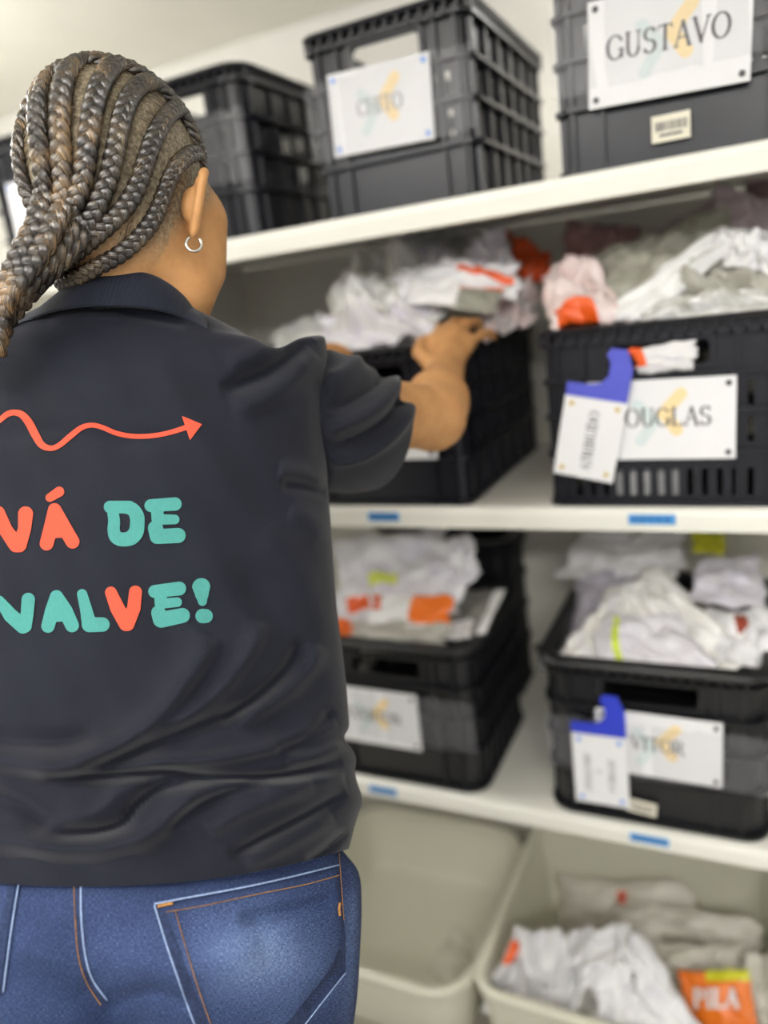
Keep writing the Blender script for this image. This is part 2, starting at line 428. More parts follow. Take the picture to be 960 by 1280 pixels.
# roman capitals, cap height 1, thick/thin strokes, baseline y=0
TK, TN = .07, .028
def sf(x, y, w=.12): return [(x - w, y, TN), (x + w, y, TN)]
GL = {
 'G': (.76, [arc(.38, .5, .32, .47, 35, 325, TN, TK), [(.66, .12, TK), (.66, .4, TK)], sf(.62, .42)]),
 'C': (.7, [arc(.38, .5, .32, .47, 40, 320, TN, TK), [(.64, .78, TN), (.64, .95, TN)]]),
 'O': (.78, [arc(.39, .5, .32, .47, 0, 360, TN, TK, 28)]),
 'D': (.76, [[(.16, .04, TK), (.16, .96, TK)], arc(.2, .5, .46, .47, -90, 90, TN, TK, 18), sf(.14, .03), sf(.14, .97)]),
 'U': (.76, [[(.16, .96, TK), (.16, .35, TK)], arc(.38, .33, .22, .3, 180, 360, TN, TK), [(.6, .35, TN * 1.3), (.6, .96, TN * 1.3)], sf(.16, .97), sf(.6, .97)]),
 'S': (.6, [arc(.3, .74, .2, .23, 30, 270, TN, TK), arc(.3, .27, .22, .24, 90, -150, TN, TK), [(.5, .8, TN), (.5, .96, TN)], [(.1, .05, TN), (.1, .22, TN)]]),
 'T': (.66, [[(.33, .04, TK), (.33, .96, TK)], [(.06, .96, TN * 1.3), (.6, .96, TN * 1.3)], [(.06, .96, TN), (.05, .8, TN)], [(.6, .96, TN), (.61, .8, TN)], sf(.33, .03)]),
 'A': (.74, [[(.1, .03, TN * 1.2), (.36, .95, TN * 1.2)], [(.38, .95, TK), (.64, .03, TK)], [(.2, .36, TN), (.55, .36, TN)], sf(.1, .03, .1), sf(.64, .03, .1)]),
 'V': (.74, [[(.1, .97, TK), (.37, .05, TK)], [(.37, .05, TN * 1.2), (.64, .97, TN * 1.2)], sf(.1, .97, .1), sf(.64, .97, .1)]),
 'L': (.64, [[(.16, .04, TK), (.16, .96, TK)], [(.1, .04, TN), (.58, .04, TN * 1.4)], [(.58, .04, TN), (.6, .24, TN)], sf(.16, .97)]),
 'E': (.66, [[(.16, .04, TK), (.16, .96, TK)], [(.1, .04, TN), (.58, .04, TN * 1.4)], [(.1, .96, TN), (.56, .96, TN * 1.4)], [(.16, .5, TN), (.46, .5, TN)], [(.58, .04, TN), (.6, .22, TN)], [(.56, .96, TN), (.57, .8, TN)]]),
 'R': (.74, [[(.16, .04, TK), (.16, .96, TK)], arc(.3, .73, .24, .23, -90, 90, TN, TK), [(.16, .96, TN), (.3, .96, TN)], [(.16, .5, TN), (.3, .5, TN)], [(.34, .48, TK), (.62, .04, TK)], sf(.16, .03), sf(.16, .97), sf(.64, .03, .06)]),
 'H': (.8, [[(.16, .04, TK), (.16, .96, TK)], [(.64, .04, TK), (.64, .96, TK)], [(.16, .5, TN), (.64, .5, TN)], sf(.16, .03), sf(.16, .97), sf(.64, .03), sf(.64, .97)]),
 'I': (.36, [[(.18, .04, TK), (.18, .96, TK)], sf(.18, .03), sf(.18, .97)]),
 'N': (.78, [[(.14, .04, TN * 1.2), (.14, .96, TN * 1.2)], [(.14, .96, TK), (.62, .06, TK)], [(.62, .04, TN * 1.2), (.62, .97, TN * 1.2)], sf(.14, .03, .1), sf(.62, .97, .1), sf(.12, .97, .06)]),
 'P': (.66, [[(.16, .04, TK), (.16, .96, TK)], arc(.3, .72, .24, .24, -90, 90, TN, TK), [(.16, .96, TN), (.3, .96, TN)], [(.16, .48, TN), (.3, .48, TN)], sf(.16, .03), sf(.16, .97)]),
 'B': (.68, [[(.16, .04, TK), (.16, .96, TK)], arc(.3, .73, .2, .23, -90, 90, TN, TK), arc(.3, .27, .25, .24, -90, 90, TN, TK), [(.16, .96, TN), (.3, .96, TN)], [(.16, .5, TN), (.3, .5, TN)], [(.16, .04, TN), (.3, .04, TN)]]),
 'Z': (.66, [[(.08, .96, TN), (.56, .96, TN)], [(.56, .94, TK), (.1, .06, TK)], [(.08, .04, TN), (.58, .04, TN)]]),
 'F': (.62, [[(.16, .04, TK), (.16, .96, TK)], [(.1, .96, TN), (.54, .96, TN)], [(.16, .5, TN), (.44, .5, TN)], sf(.16, .03)]),
}
def text_strokes(s, h):
    x = 0; out = []
    for ch in s:
        w, st = GL[ch]
        for k in st: out.append([((x + p[0]) * h, p[1] * h, p[2] * h) for p in k])
        x += w
    return out, x * h
def flat_print(name, strokes, step, pad, mat, parent, y=-.0025, off=(0, 0), rot=0.0):
    """strokes in metres (x, z) laid on a plane facing -Y"""
    v, f = stroke_mesh(strokes, step, pad)
    c, s = math.cos(rot), math.sin(rot)
    v3 = [(c * a - s * b + off[0], y, s * a + c * b + off[1]) for a, b in v]
    return mesh_obj(name, v3, f, mat, parent)

# ------------------------------------------------------------------ crates
def rr(W, L, r, n=6):
    """rounded rectangle centred on x=0, y from 0 to L"""
    out = []
    for cx, cy, a0 in ((W / 2 - r, r, -90), (W / 2 - r, L - r, 0), (-W / 2 + r, L - r, 90), (-W / 2 + r, r, 180)):
        for k in range(n + 1):
            a = math.radians(a0 + 90 * k / n); out.append((cx + r * math.cos(a), cy + r * math.sin(a)))
    return out
def ring_mesh(W, L, r, t, prof):
    """band around a rounded rectangle; prof = [(outset, z)...] closed profile"""
    v = []; n = None
    for (o, z) in prof:
        p = rr(W + 2 * o, L + 2 * o, max(r + o, .004)); n = len(p); v += [(x, y - o, z) for x, y in p]
    k = len(prof); f = []
    for i in range(k):
        for j in range(n):
            j2 = (j + 1) % n; i2 = (i + 1) % k
            f.append([i * n + j, i * n + j2, i2 * n + j2, i2 * n + j])
    return v, f
def panel(holes, x0, x1, z0, z1, t):
    """flat wall in xz with thickness t (y 0..t) and rectangular openings"""
    xs = sorted({x0, x1, *[q for h in holes for q in (h[0], h[1])]}); zs = sorted({z0, z1, *[q for h in holes for q in (h[2], h[3])]})
    nx, nz = len(xs), len(zs); v = [(x, y, z) for y in (0, t) for x in xs for z in zs]
    idx = lambda s, i, j: s * nx * nz + i * nz + j
    solid = {}
    for i in range(nx - 1):
        for j in range(nz - 1):
            cx, cz = (xs[i] + xs[i + 1]) / 2, (zs[j] + zs[j + 1]) / 2
            solid[i, j] = not any(h[0] < cx < h[1] and h[2] < cz < h[3] for h in holes)
    f = []
    for (i, j), s in solid.items():
        if not s: continue
        f.append([idx(0, i, j), idx(0, i + 1, j), idx(0, i + 1, j + 1), idx(0, i, j + 1)])
        f.append([idx(1, i, j), idx(1, i, j + 1), idx(1, i + 1, j + 1), idx(1, i + 1, j)])
        for (di, dj, a, b) in ((-1, 0, (0, 0), (0, 1)), (1, 0, (1, 1), (1, 0)), (0, -1, (1, 0), (0, 0)), (0, 1, (0, 1), (1, 1))):
            if not solid.get((i + di, j + dj), False):
                f.append([idx(0, i + a[0], j + a[1]), idx(0, i + b[0], j + b[1]), idx(1, i + b[0], j + b[1]), idx(1, i + a[0], j + a[1])])
    return v, f
def fillets(hole, r, t):
    """rounded corner wedges for an opening"""
    x0, x1, z0, z1 = hole; out = []
    for cx, cz, sx, sz in ((x0, z0, 1, 1), (x1, z0, -1, 1), (x1, z1, -1, -1), (x0, z1, 1, -1)):
        pts = [(cx, cz)]
        for k in range(5):
            a = math.pi / 2 * k / 4; pts.append((cx + sx * (r - r * math.sin(a)), cz + sz * (r - r * math.cos(a))))
        if sx * sz < 0: pts = pts[::-1]
        out.append(MB().prism(pts, 'y', 0, t))
    return out

def crate(loc, W, L, H, r, label, kind='A', mat=None, rz=0.0, lower_slots=False, group='black crates on the shelves', handle=True, sides=(1, -1)):
    mat = mat or M['crate']
    c = empty('storage_crate', loc, rz, label=label, cat='crate', group=group)
    T = .004; ins = .016                       # wall thickness, wall set in from the flanges
    Wi, Li = W - 2 * ins, L - 2 * ins
    hw = W * .2
    hole = (-hw, hw, H * .76, H * .885)
    def wall_holes(half, slots, low):
        hs = []
        for k in range(slots):
            xx = -half * .9 + (k + .5) * half * 1.8 / slots
            if abs(xx) > hw * 1.05 or not handle: pass
            hs.append((xx - .0045, xx + .0045, H * .53, H * .66))
            hs.append((xx - .0045, xx + .0045, H * .34, H * .47))
            if low: hs.append((xx - .0045, xx + .0045, H * .05, H * .2))
        return hs
    fx = Wi / 2 - r
    fh = wall_holes(fx, 13, lower_slots) + ([hole] if handle else [])
    v, f = panel(fh, -fx, fx, .004, H - .004, T)
    front = mesh_obj('end_wall', v, f, mat, c); front.location = (0, ins, 0)
    back = mesh_obj('end_wall', v, f, mat, c); back.location = (0, L - ins, 0); back.rotation_euler = (0, 0, math.pi)
    if handle:
        for q in fillets(hole, .012, T): q.obj('handle_corner', mat, c).location = (0, ins, 0)
        MB().box(-hw - .008, hw + .008, -.007, 0, hole[2] - .006, hole[2]).box(-hw - .008, hw + .008, -.007, 0, hole[3], hole[3] + .006).box(-hw - .008, -hw, -.007, 0, hole[2], hole[3]).box(hw, hw + .008, -.007, 0, hole[2], hole[3]).obj('handle_frame', mat, c).location = (0, ins, 0)
    sl = Li / 2 - r
    v, f = panel(wall_holes(sl, 19, False), -sl, sl, .004, H - .004, T)
    for s in sides:
        o = mesh_obj('side_wall', v, f, mat, c); o.location = (s * (W / 2 - ins), L / 2, 0); o.rotation_euler = (0, 0, s * math.pi / 2)
    # rounded corners
    for sx, sy, a0 in ((1, -1, -90), (1, 1, 0), (-1, 1, 90), (-1, -1, 180)):
        mb = MB(); pts = []
        for k in range(7):
            a = math.radians(a0 + 90 * k / 6); pts.append((math.cos(a) * r, math.sin(a) * r))
        for k in range(6, -1, -1):
            a = math.radians(a0 + 90 * k / 6); pts.append((math.cos(a) * (r - T), math.sin(a) * (r - T)))
        mb.prism(pts, 'z', .004, H - .004)
        o = mb.obj('corner_post', mat, c); o.location = (sx * (Wi / 2 - r), L / 2 + sy * (Li / 2 - r), 0)
    v, f = ring_mesh(W - 2 * ins, L - 2 * ins, r, 0, [(0, 0), (0, .006), (-.03, .006), (-.03, 0)])
    mb = MB(); mb.box(-Wi / 2 + .02, Wi / 2 - .02, .02, L - .02, .001, .007); mb.obj('crate_floor', mat, c)
    # flanges all round
    q = ins
    bands = [('rim', [(q, H - .008), (q + .002, H - .003), (q - .001, H), (-.004, H), (-.004, H - .008)])]
    bands += [('band', [(q - .002, H * z), (q - .002, H * z + .006), (0, H * z + .006), (0, H * z)]) for z in ((.905, .7, .5, .285) if kind == 'A' else (.9, .7, .49, .27))]
    if kind == 'B': bands[0] = ('rim', [(q, H - .016), (q + .005, H - .012), (q + .006, H - .005), (q + .002, H), (-.004, H + .001), (-.005, H - .016)])
    bands.append(('band', [(q - .003, .0), (q - .003, .007), (0, .007), (0, 0)]))
    for nm, pr in bands:
        v, f = ring_mesh(Wi, Li, r, 0, pr); o = mesh_obj(nm, v, f, mat, c); o.location = (0, ins, 0)
    # the fine comb between rim and upper band
    mb = MB(); st = .02
    nx = int((W - 2 * r) / st)
    for k in range(nx + 1):
        x = -(nx * st) / 2 + k * st
        for y in (0, L): mb.box(x - .0018, x + .0018, min(y, y + (ins if y == 0 else -ins)) + .002, max(y, y + (ins if y == 0 else -ins)) - .002, H * .905, H - .006)
    ny = int((L - 2 * r) / st)
    for k in range(ny + 1):
        y = L / 2 - ny * st / 2 + k * st
        for s in (-1, 1): mb.box(*sorted((s * (W / 2 - .002), s * (W / 2 - ins))), y - .0018, y + .0018, H * .905, H - .006)
    mb.obj('rim_comb', mat, c, kind='stuff')
    # upright ribs
    base = None
    def rib(x, y, rz, z0, z1):
        nonlocal base
        if base is None:
            base = MB().box(-.0028, .0028, -.008, .001, 0, 1).obj('rib', mat, c); o = base
        else: o = share(base, c)
        o.location = (x, y, z0); o.rotation_euler = (0, 0, rz); o.scale = (1, 1, z1 - z0)
    for x in (-fx, -fx * .72, fx * .72, fx):
        rib(x, ins, 0, .004, H * .285); rib(x, ins, 0, H * .285, H * .7); rib(x, ins, 0, H * .7, H * .91)
    for s in sides:
        for k in range(7):
            y = L / 2 - sl + 2 * sl * k / 6
            rib(s * (W / 2 - ins), y, s * math.pi / 2, .004, H * .285); rib(s * (W / 2 - ins), y, s * math.pi / 2, H * .285, H * .91)
    return c

def sign(c, text, x, z, w, h, pins, tilt=0.0, y=-.0035, textx=0.0, texts=.17, ink='ink'):
    """laminated name card taped to the front of a crate"""
    s = MB().box(-w / 2, w / 2, -.0015, .0015, -h / 2, h / 2).obj('name_card', M['paper'], c); s.location = (x, y, z); s.rotation_euler = (0, tilt, 0)
    s['label'] = 'white name card' + (' reading ' + text if text else '')
    lw = .012
    flat_print('printed_chevron', [[(-.028, .03, lw * .7), (-.004, .004, lw * .7), (-.024, -.026, lw * .7)]], .0025, .02, M['logo_t'], s, -.0017, (-.004, -.006))
    flat_print('printed_chevron', [[(.024, .034, lw * .75), (.0, .006, lw * .75), (.018, -.02, lw * .75)]], .0025, .02, M['logo_o'], s, -.0019, (.006, .004))
    st, tw = text_strokes(text, texts * h)
    if st: flat_print('printed_name', st, texts * h / 22, texts * h * .12, M[ink], s, -.0022, (-tw / 2 + textx, -texts * h * .35))
    for sx in (-1, 1):
        for sz in (-1, 1):
            mb = MB(); mb.prism([(.0042 * math.cos(a * math.pi / 5), .0042 * math.sin(a * math.pi / 5)) for a in range(10)], 'y', -.0035, -.0012)
            o = mb.obj('pin', M[pins], s); o.location = (sx * (w / 2 - .01), 0, sz * (h / 2 - .01))
    return s
def tape(c, W, z0, z1, wave=.004, seed=0):
    """clear packing tape wound across the crate front"""
    r_ = random.Random(seed); n = 24; v = []; f = []
    for k in range(n + 1):
        x = -W / 2 + W * k / n; y = -.003 - (.0015 + wave * r_.random()) * (1 if 2 < k < n - 2 else .2)
        v += [(x, y, z0 + r_.uniform(-.003, .003)), (x, y + r_.uniform(-.001, .001), z1 + r_.uniform(-.003, .003))]
    for k in range(n): f.append([2 * k, 2 * k + 2, 2 * k + 3, 2 * k + 1])
    o = mesh_obj('clear_tape', v, f, M['tape'], c, True)
    return o
def sticker(c, x, z, w, h, y=-.001, tilt=0):
    s = MB().box(-w / 2, w / 2, -.001, .001, -h / 2, h / 2).obj('sticker', M['paper_cream'], c); s.location = (x, y, z); s.rotation_euler = (0, tilt, 0)
    mb = MB(); r_ = random.Random(int(x * 1000))
    xx = -w * .4
    while xx < w * .4:
        q = r_.uniform(.0008, .0022); mb.box(xx, xx + q, -.0013, -.001, -h * .1, h * .25); xx += q + r_.uniform(.0008, .002)
    mb.box(-w * .3, w * .3, -.0013, -.001, -h * .3, -h * .2)
    mb.obj('barcode', M['ink'], s)
    return s

def XY(px, py, Y=YF): return onY(px, py, Y)[0]
HA = .285
yC = YF + .012
Wc = .355
# upper board
xg = XY(688, 150, yC)                                     # left edge of the crate with the GUSTAVO card
g = crate((xg + Wc / 2, yC, Z_TOP), Wc, .5, HA + .01, .014, 'black crate with the GUSTAVO card, at the right of the top board', group='black crates on the top board')
sign(g, 'GUSTAVO', XY(834, 50, yC) - (xg + Wc / 2), onY(834, 52, yC)[2] - Z_TOP, .205, .132, 'pin_black', .035, texts=.235)
tape(g, Wc * .98, .105, .225, .004, 1); sticker(g, XY(838, 158, yC) - (xg + Wc / 2), onY(838, 158, yC)[2] - Z_TOP, .05, .034, .006)
yCr = YF + .06
xr_ = XY(596, 120, yCr); xl_ = XY(380, 120, yCr); Wr = xr_ - xl_
cr = crate(((xr_ + xl_) / 2, yCr, Z_TOP), Wr, .48, onY(365, 50, yCr)[2] - Z_TOP, .014, 'black crate with the CHITO card, second from the right on the top board', group='black crates on the top board')
sign(cr, 'CHITO', XY(476, 130, yCr) - (xr_ + xl_) / 2, onY(476, 134, yCr)[2] - Z_TOP, .182, .125, 'pin_blue', .03, ink='ink_soft', texts=.2)
tape(cr, Wr * .98, .1, .22, .004, 2)
xr2 = XY(308, 150, yCr)
l2 = crate((xr2 - Wr / 2, yCr, Z_TOP), Wr, .48, onY(365, 50, yCr)[2] - Z_TOP, .03, 'black crate standing behind the braided head on the top board', group='black crates on the top board')
tape(l2, Wr * .98, .1, .22, .006, 3)
x3 = xr2 - Wr - .09
l3 = crate((x3 - Wr / 2, yCr, Z_TOP), Wr, .48, onY(365, 50, yCr)[2] - Z_TOP - .01, .014, 'black crate farthest left on the top board, beyond the braids', group='black crates on the top board')
sign(l3, '', .02, .13, .2, .125, 'pin_blue', .02, texts=.2)
# middle board
yM = YF + .008
xd = XY(676, 525, yM); Hd = onY(665, 416, yM)[2] - Z_MID
dg = crate((xd + .36 / 2, yM, Z_MID), .36, .5, Hd, .012, 'black crate with the DOUGLAS card on the middle board', lower_slots=True, group='black crates on the middle board')
sign(dg, 'DOUGLAS', XY(825, 525, yM) - (xd + .18), onY(825, 524, yM)[2] - Z_MID, .21, .122, 'pin_black', .012, texts=.235)
xm = XY(582, 530, yM)
cm = crate((xm - .36 / 2, yM, Z_MID), .36, .5, Hd, .012, 'black crate the reaching hand leans over, on the middle board', lower_slots=False, group='black crates on the middle board')
sign(cm, '', XY(478, 528, yM) - (xm - .18), onY(478, 532, yM)[2] - Z_MID, .2, .122, 'pin_black', .012)
xn = xm - .36 - .10
cn = crate((xn - .36 / 2, yM + .03, Z_MID), .36, .5, Hd, .012, 'black crate behind the shoulder on the middle board', group='black crates on the middle board')
# lower board
yV = YF + .01
xv = XY(676, 915, yV); Hv = onY(664, 822, yV)[2] - Z_LOW
vt = crate((xv + .385 / 2, yV, Z_LOW), .385, .46, Hv, .034, 'black rounded crate with the VITOR card on the lower board', 'B', M['crate_b'], group='black crates on the lower board')
sign(vt, 'VITOR', XY(822, 926, yV) - (xv + .1925), onY(822, 932, yV)[2] - Z_LOW, .205, .122, 'pin_black', .012, texts=.225)
tape(vt, .37, .1, .21, .003, 5); sticker(vt, XY(802, 1015, yV) - (xv + .1925), onY(802, 1012, yV)[2] - Z_LOW, .05, .026, .006, .12)
xb = XY(600, 915, yV)
bt = crate((xb - .385 / 2, yV, Z_LOW), .385, .34, Hv, .034, 'black rounded crate with the EVERTON card on the lower board', 'B', M['crate_b'], group='black crates on the lower board')
sign(bt, 'EVERTON', XY(468, 893, yV) - (xb - .1925), onY(468, 895, yV)[2] - Z_LOW, .2, .125, 'pin_black', .012, texts=.2)
tape(bt, .37, .1, .21, .003, 6)
tb = crate((XY(640, 760, yV + .36) - .19, yV + .37, Z_LOW), .38, .18, onY(640, 678, yV + .38)[2] - Z_LOW, .03, 'tall black crate standing behind the EVERTON crate', 'B', M['crate_b'], group='black crates on the lower board', handle=False)

# ------------------------------------------------------------------ hanging tags
def hang_tag(name, label, px, py, ytag, tilt, hookmat, w, h, lines, pins, group):
    p = onY(px, py, ytag)
    t = empty(name, p, rot=(0, tilt, 0), label=label, cat='tag', group=group)
    c = MB().box(-w / 2, w / 2, -.002, .002, -h, 0).obj('card', M['paper'], t)
    hk = [(-w / 2, -.001), (w / 2, -.001), (w / 2, .05), (w / 2 - .012, .078), (w / 2 - .036, .078), (w / 2 - .042, .068), (w / 2 - .034, .055), (w / 2 - .034, .036), (w / 2 - .044, .024), (w / 2 - .06, .02), (-w / 2, .02)]
    o = MB().prism(hk, 'y', -.003, .003).obj('hook', hookmat, t); bevel(o, .0015)
    for k, (s, xx, hh, top) in enumerate(lines):
        st, tw = text_strokes(s, hh)
        flat_print('printed_word', st, hh / 10, hh * .15, M['ink'], c, -.0026, (xx + hh * .5, -top), math.pi / 2)
    for sx in (-1, 1):
        for z in (-.012, -h + .012):
            mb = MB(); mb.prism([(.004 * math.cos(a * math.pi / 5), .004 * math.sin(a * math.pi / 5)) for a in range(10)], 'y', -.004, -.0015)
            q = mb.obj('pin', M[pins], c); q.location = (sx * (w / 2 - .012), 0, z)
    return t
hang_tag('hanging_tag', 'white tag tilted on a periwinkle hook, hung on the DOUGLAS crate', 745, 498, yM - .014, math.radians(12), M['blue_hook'], .094, .128, [('ATRIBUIDO', .002, .0165, .116)], 'pin_brass', 'tags hooked on the crates')
hang_tag('hanging_tag', 'white tag on a royal blue hook, hung on the VITOR crate', 748, 918, yV - .016, math.radians(-.5), M['blue_hook2'], .094, .142, [('FINALIZADO', -.022, .0118, .116), ('E', -.002, .010, .076), ('ENTREGUE', .02, .0118, .112)], 'pin_blue', 'tags hooked on the crates')

# ------------------------------------------------------------------ plastic mailers and packets
W_ = srgb(246, 246, 246); W2 = srgb(226, 225, 230); LAV = srgb(220, 217, 230); GRY = srgb(166, 165, 152); GR2 = srgb(140, 140, 128)
PNK = srgb(222, 196, 194); ORG = srgb(232, 92, 28); YEL = srgb(206, 206, 30); CLR = srgb(232, 230, 228); MAU = srgb(182, 166, 172)
def fold_noise(u, v, seed, k=9, lo=1.2, hi=5.5):
    r_ = random.Random(seed); z = np.zeros_like(u)
    for _ in range(k):
        a = r_.uniform(0, math.pi); fq = r_.uniform(lo, hi); ph = r_.random(); bend = r_.uniform(-.4, .4)
        q = fq * (u * math.cos(a) + v * math.sin(a) + bend * (u - .5) * (v - .5)) + ph + .12 * np.sin(6 * (u * math.sin(a) - v * math.cos(a)) + ph * 9)
        z += (2 * np.abs(q - np.floor(q) - .5) - .5) / fq
    return z
BN = [0]
def bag(name, cat, label, quad, col=W_, col2=W2, rects=(), bulge=.018, crumple=.02, alpha=1.0, group=None, n=34, seed=None, ragged=.03, rough=.28):
    """a filled mailer: quad = four corners TL, TR, BR, BL as (pixel x, pixel y, distance into the room)"""
    BN[0] += 1; seed = seed or BN[0] * 13
    C = np.array([onY(*q) for q in quad]); nu, nv = n, int(n * .85)
    u, v = np.meshgrid(np.linspace(0, 1, nu), np.linspace(0, 1, nv), indexing='ij')
    r_ = random.Random(seed)
    eu = u + ragged * np.sin(v * 9 + seed) * (np.abs(u - .5) * 2) ** 3 + ragged * .6 * np.sin(v * 23 + seed * 2) * (np.abs(u - .5) * 2) ** 4
    ev = v + ragged * np.sin(u * 8 + seed * 1.7) * (np.abs(v - .5) * 2) ** 3 + ragged * .6 * np.sin(u * 21 + seed) * (np.abs(v - .5) * 2) ** 4
    base = (C[0] * ((1 - eu) * (1 - ev))[..., None] + C[1] * (eu * (1 - ev))[..., None] + C[2] * (eu * ev)[..., None] + C[3] * ((1 - eu) * ev)[..., None])
    nrm = np.cross(C[1] - C[0], C[3] - C[0]); nrm /= np.linalg.norm(nrm)
    if nrm @ (CAM - C.mean(0)) < 0: nrm = -nrm
    pil = np.clip(np.sin(np.pi * u) * np.sin(np.pi * v), 0, 1) ** .55
    fo = fold_noise(u, v, seed) * crumple * 2.2 + fold_noise(u, v, seed + 5, 6, 5, 11) * crumple * 1.6
    top = base + nrm * (bulge * pil + fo * (.35 + .65 * pil))[..., None]
    fo2 = fold_noise(u, v, seed + 9) * crumple * 1.4
    bot = base + nrm * (-bulge * pil * .8 + (fo * .35) * (1 - pil) + fo2 * pil - .0008)[..., None]
    org = top.reshape(-1, 3).mean(0)
    V = np.concatenate([top.reshape(-1, 3), bot.reshape(-1, 3)]) - org
    f1 = np.array(grid_faces(nu, nv, False)); f2 = f1[:, ::-1] + nu * nv
    per = [i * nv for i in range(nu)] + [(nu - 1) * nv + j for j in range(1, nv)] + [i * nv + nv - 1 for i in range(nu - 2, -1, -1)] + [j for j in range(nv - 2, 0, -1)]
    sd = [[per[k], per[(k + 1) % len(per)], per[(k + 1) % len(per)] + nu * nv, per[k] + nu * nv] for k in range(len(per))]
    uv = np.stack([u, 1 - v], -1).reshape(-1, 2); uv = np.concatenate([uv, uv])
    o = mesh_obj(name, V, f1.tolist() + f2.tolist() + sd, mat_bag(name + '_film', col, col2, rects, alpha, rough), None, True, uv)
    o.location = org
    tag(o, label, cat, group)
    return o
PM = 'packages heaped in the reached-over crate'; PD = 'packages heaped in the DOUGLAS crate'; PB = 'packages heaped in the EVERTON crate'; PV = 'packages heaped in the VITOR crate'; PF = 'packages in the white bins'
B = lambda *a, **k: bag('plastic_mailer', 'package', *a, **k)
# crate under the hand
B('big crumpled pale grey mailer at the left of the pile under the hand', [(425, 335, 1.5), (520, 296, 1.55), (560, 405, 1.32), (405, 432, 1.3)], W_, GRY, bulge=.03, crumple=.03, group=PM)
B('lavender grey mailer with a raised left corner at the top of the pile', [(486, 288, 1.56), (575, 316, 1.55), (570, 372, 1.42), (492, 362, 1.42)], LAV, W2, bulge=.012, crumple=.012, group=PM)
B('pointed lavender mailer standing up beside the orange packet', [(572, 322, 1.5), (628, 276, 1.53), (646, 345, 1.4), (596, 372, 1.38)], LAV, W2, bulge=.012, crumple=.012, group=PM)
B('glossy clear bag bunched at the foot of the pile beside the hand', [(398, 398, 1.36), (548, 378, 1.36), (545, 424, 1.27), (408, 438, 1.27)], CLR, LAV, bulge=.024, crumple=.026, alpha=.92, group=PM)
B('crinkled white mailer between the label and the lavender bags', [(485, 340, 1.42), (650, 328, 1.42), (650, 372, 1.34), (500, 372, 1.35)], W_, W2, [(.55, .3, .95, .62, ORG)], bulge=.02, crumple=.016, group=PM)
B('flat bright white packet with a blank label above the wrist', [(516, 350, 1.35), (577, 346, 1.35), (570, 382, 1.3), (508, 378, 1.3)], srgb(245, 245, 245), W_, bulge=.006, crumple=.003, group=PM, ragged=.006)
bag('grey_packet', 'package', 'flat grey packet with ruled lines above the fingers', [(574, 358, 1.34), (630, 360, 1.34), (618, 392, 1.3), (562, 386, 1.3)], srgb(150, 150, 138), srgb(132, 133, 122), [(.0, .86, 1, .98, ORG), (.0, .48, 1, .52, GR2)], bulge=.008, crumple=.002, group=PM, ragged=.006)
B('clear pinkish mailer slumped over the right rim beside the fingers', [(606, 352, 1.45), (674, 352, 1.5), (672, 402, 1.42), (596, 428, 1.34)], PNK, CLR, bulge=.02, crumple=.024, alpha=.9, group=PM)
bag('orange_packet', 'package', 'orange packet at the back right of the pile under the hand', [(634, 286, 1.62), (690, 326, 1.6), (684, 352, 1.52), (642, 346, 1.52)], ORG, srgb(214, 78, 24), bulge=.014, crumple=.012, group=PM)
B('white mailer lying at the back of the pile under the hand', [(520, 282, 1.66), (600, 272, 1.68), (600, 330, 1.6), (520, 330, 1.6)], CLR, GRY, bulge=.01, crumple=.012, group=PM)
B('pale crumpled mailer showing just past the shoulder', [(338, 424, 1.5), (404, 392, 1.5), (440, 428, 1.34), (350, 448, 1.34)], srgb(200, 202, 190), W2, bulge=.016, crumple=.016, group='packages in the crate behind the shoulder')
B('white mailer packed against the lower slots of the DOUGLAS crate', [(770, 560, 1.25), (852, 560, 1.25), (852, 634, 1.25), (770, 634, 1.25)], W_, W_, bulge=.004, crumple=.003, group='packages heaped in the DOUGLAS crate')
# DOUGLAS crate
B('long grey clear bag slanting across the top of the pile', [(728, 322, 1.44), (905, 262, 1.5), (920, 318, 1.34), (770, 392, 1.28)], GRY, GR2, bulge=.022, crumple=.014, alpha=.97, group=PD)
B('pinkish white mailer with an orange corner at the left of the pile', [(676, 342, 1.36), (736, 316, 1.4), (790, 398, 1.26), (686, 408, 1.26)], srgb(238, 224, 222), PNK, [(.1, -.1, .62, .22, ORG)], bulge=.024, crumple=.012, group=PD)
B('bright white mailer folded diagonally over the grey bag', [(750, 392, 1.26), (890, 290, 1.37), (916, 312, 1.33), (806, 404, 1.25)], srgb(244, 244, 242), W_, bulge=.014, crumple=.006, group=PD)
B('white mailer draped at the right end of the pile', [(886, 284, 1.38), (985, 288, 1.4), (985, 350, 1.28), (905, 330, 1.3)], srgb(244, 244, 242), W2, bulge=.012, crumple=.012, group=PD)
B('grey bag with dark creases under the white fold', [(806, 372, 1.32), (905, 318, 1.36), (985, 345, 1.3), (985, 396, 1.25)], GRY, srgb(186, 184, 176), bulge=.018, crumple=.018, group=PD)
B('crumpled white bag at the front right under the creased grey bag', [(800, 384, 1.27), (960, 362, 1.27), (975, 392, 1.24), (800, 402, 1.24)], W_, GRY, bulge=.014, crumple=.014, group=PD)
B('rose tinted clear bag standing at the back left', [(708, 276, 1.62), (800, 284, 1.62), (800, 340, 1.55), (700, 345, 1.55)], srgb(176, 138, 134), srgb(150, 120, 118), bulge=.008, crumple=.008, group=PD, alpha=.95)
B('rose grey clear bag leaning behind the slanted bag', [(780, 312, 1.6), (900, 244, 1.6), (925, 292, 1.5), (800, 345, 1.5)], srgb(178, 156, 154), MAU, bulge=.01, crumple=.012, group=PD, alpha=.95)
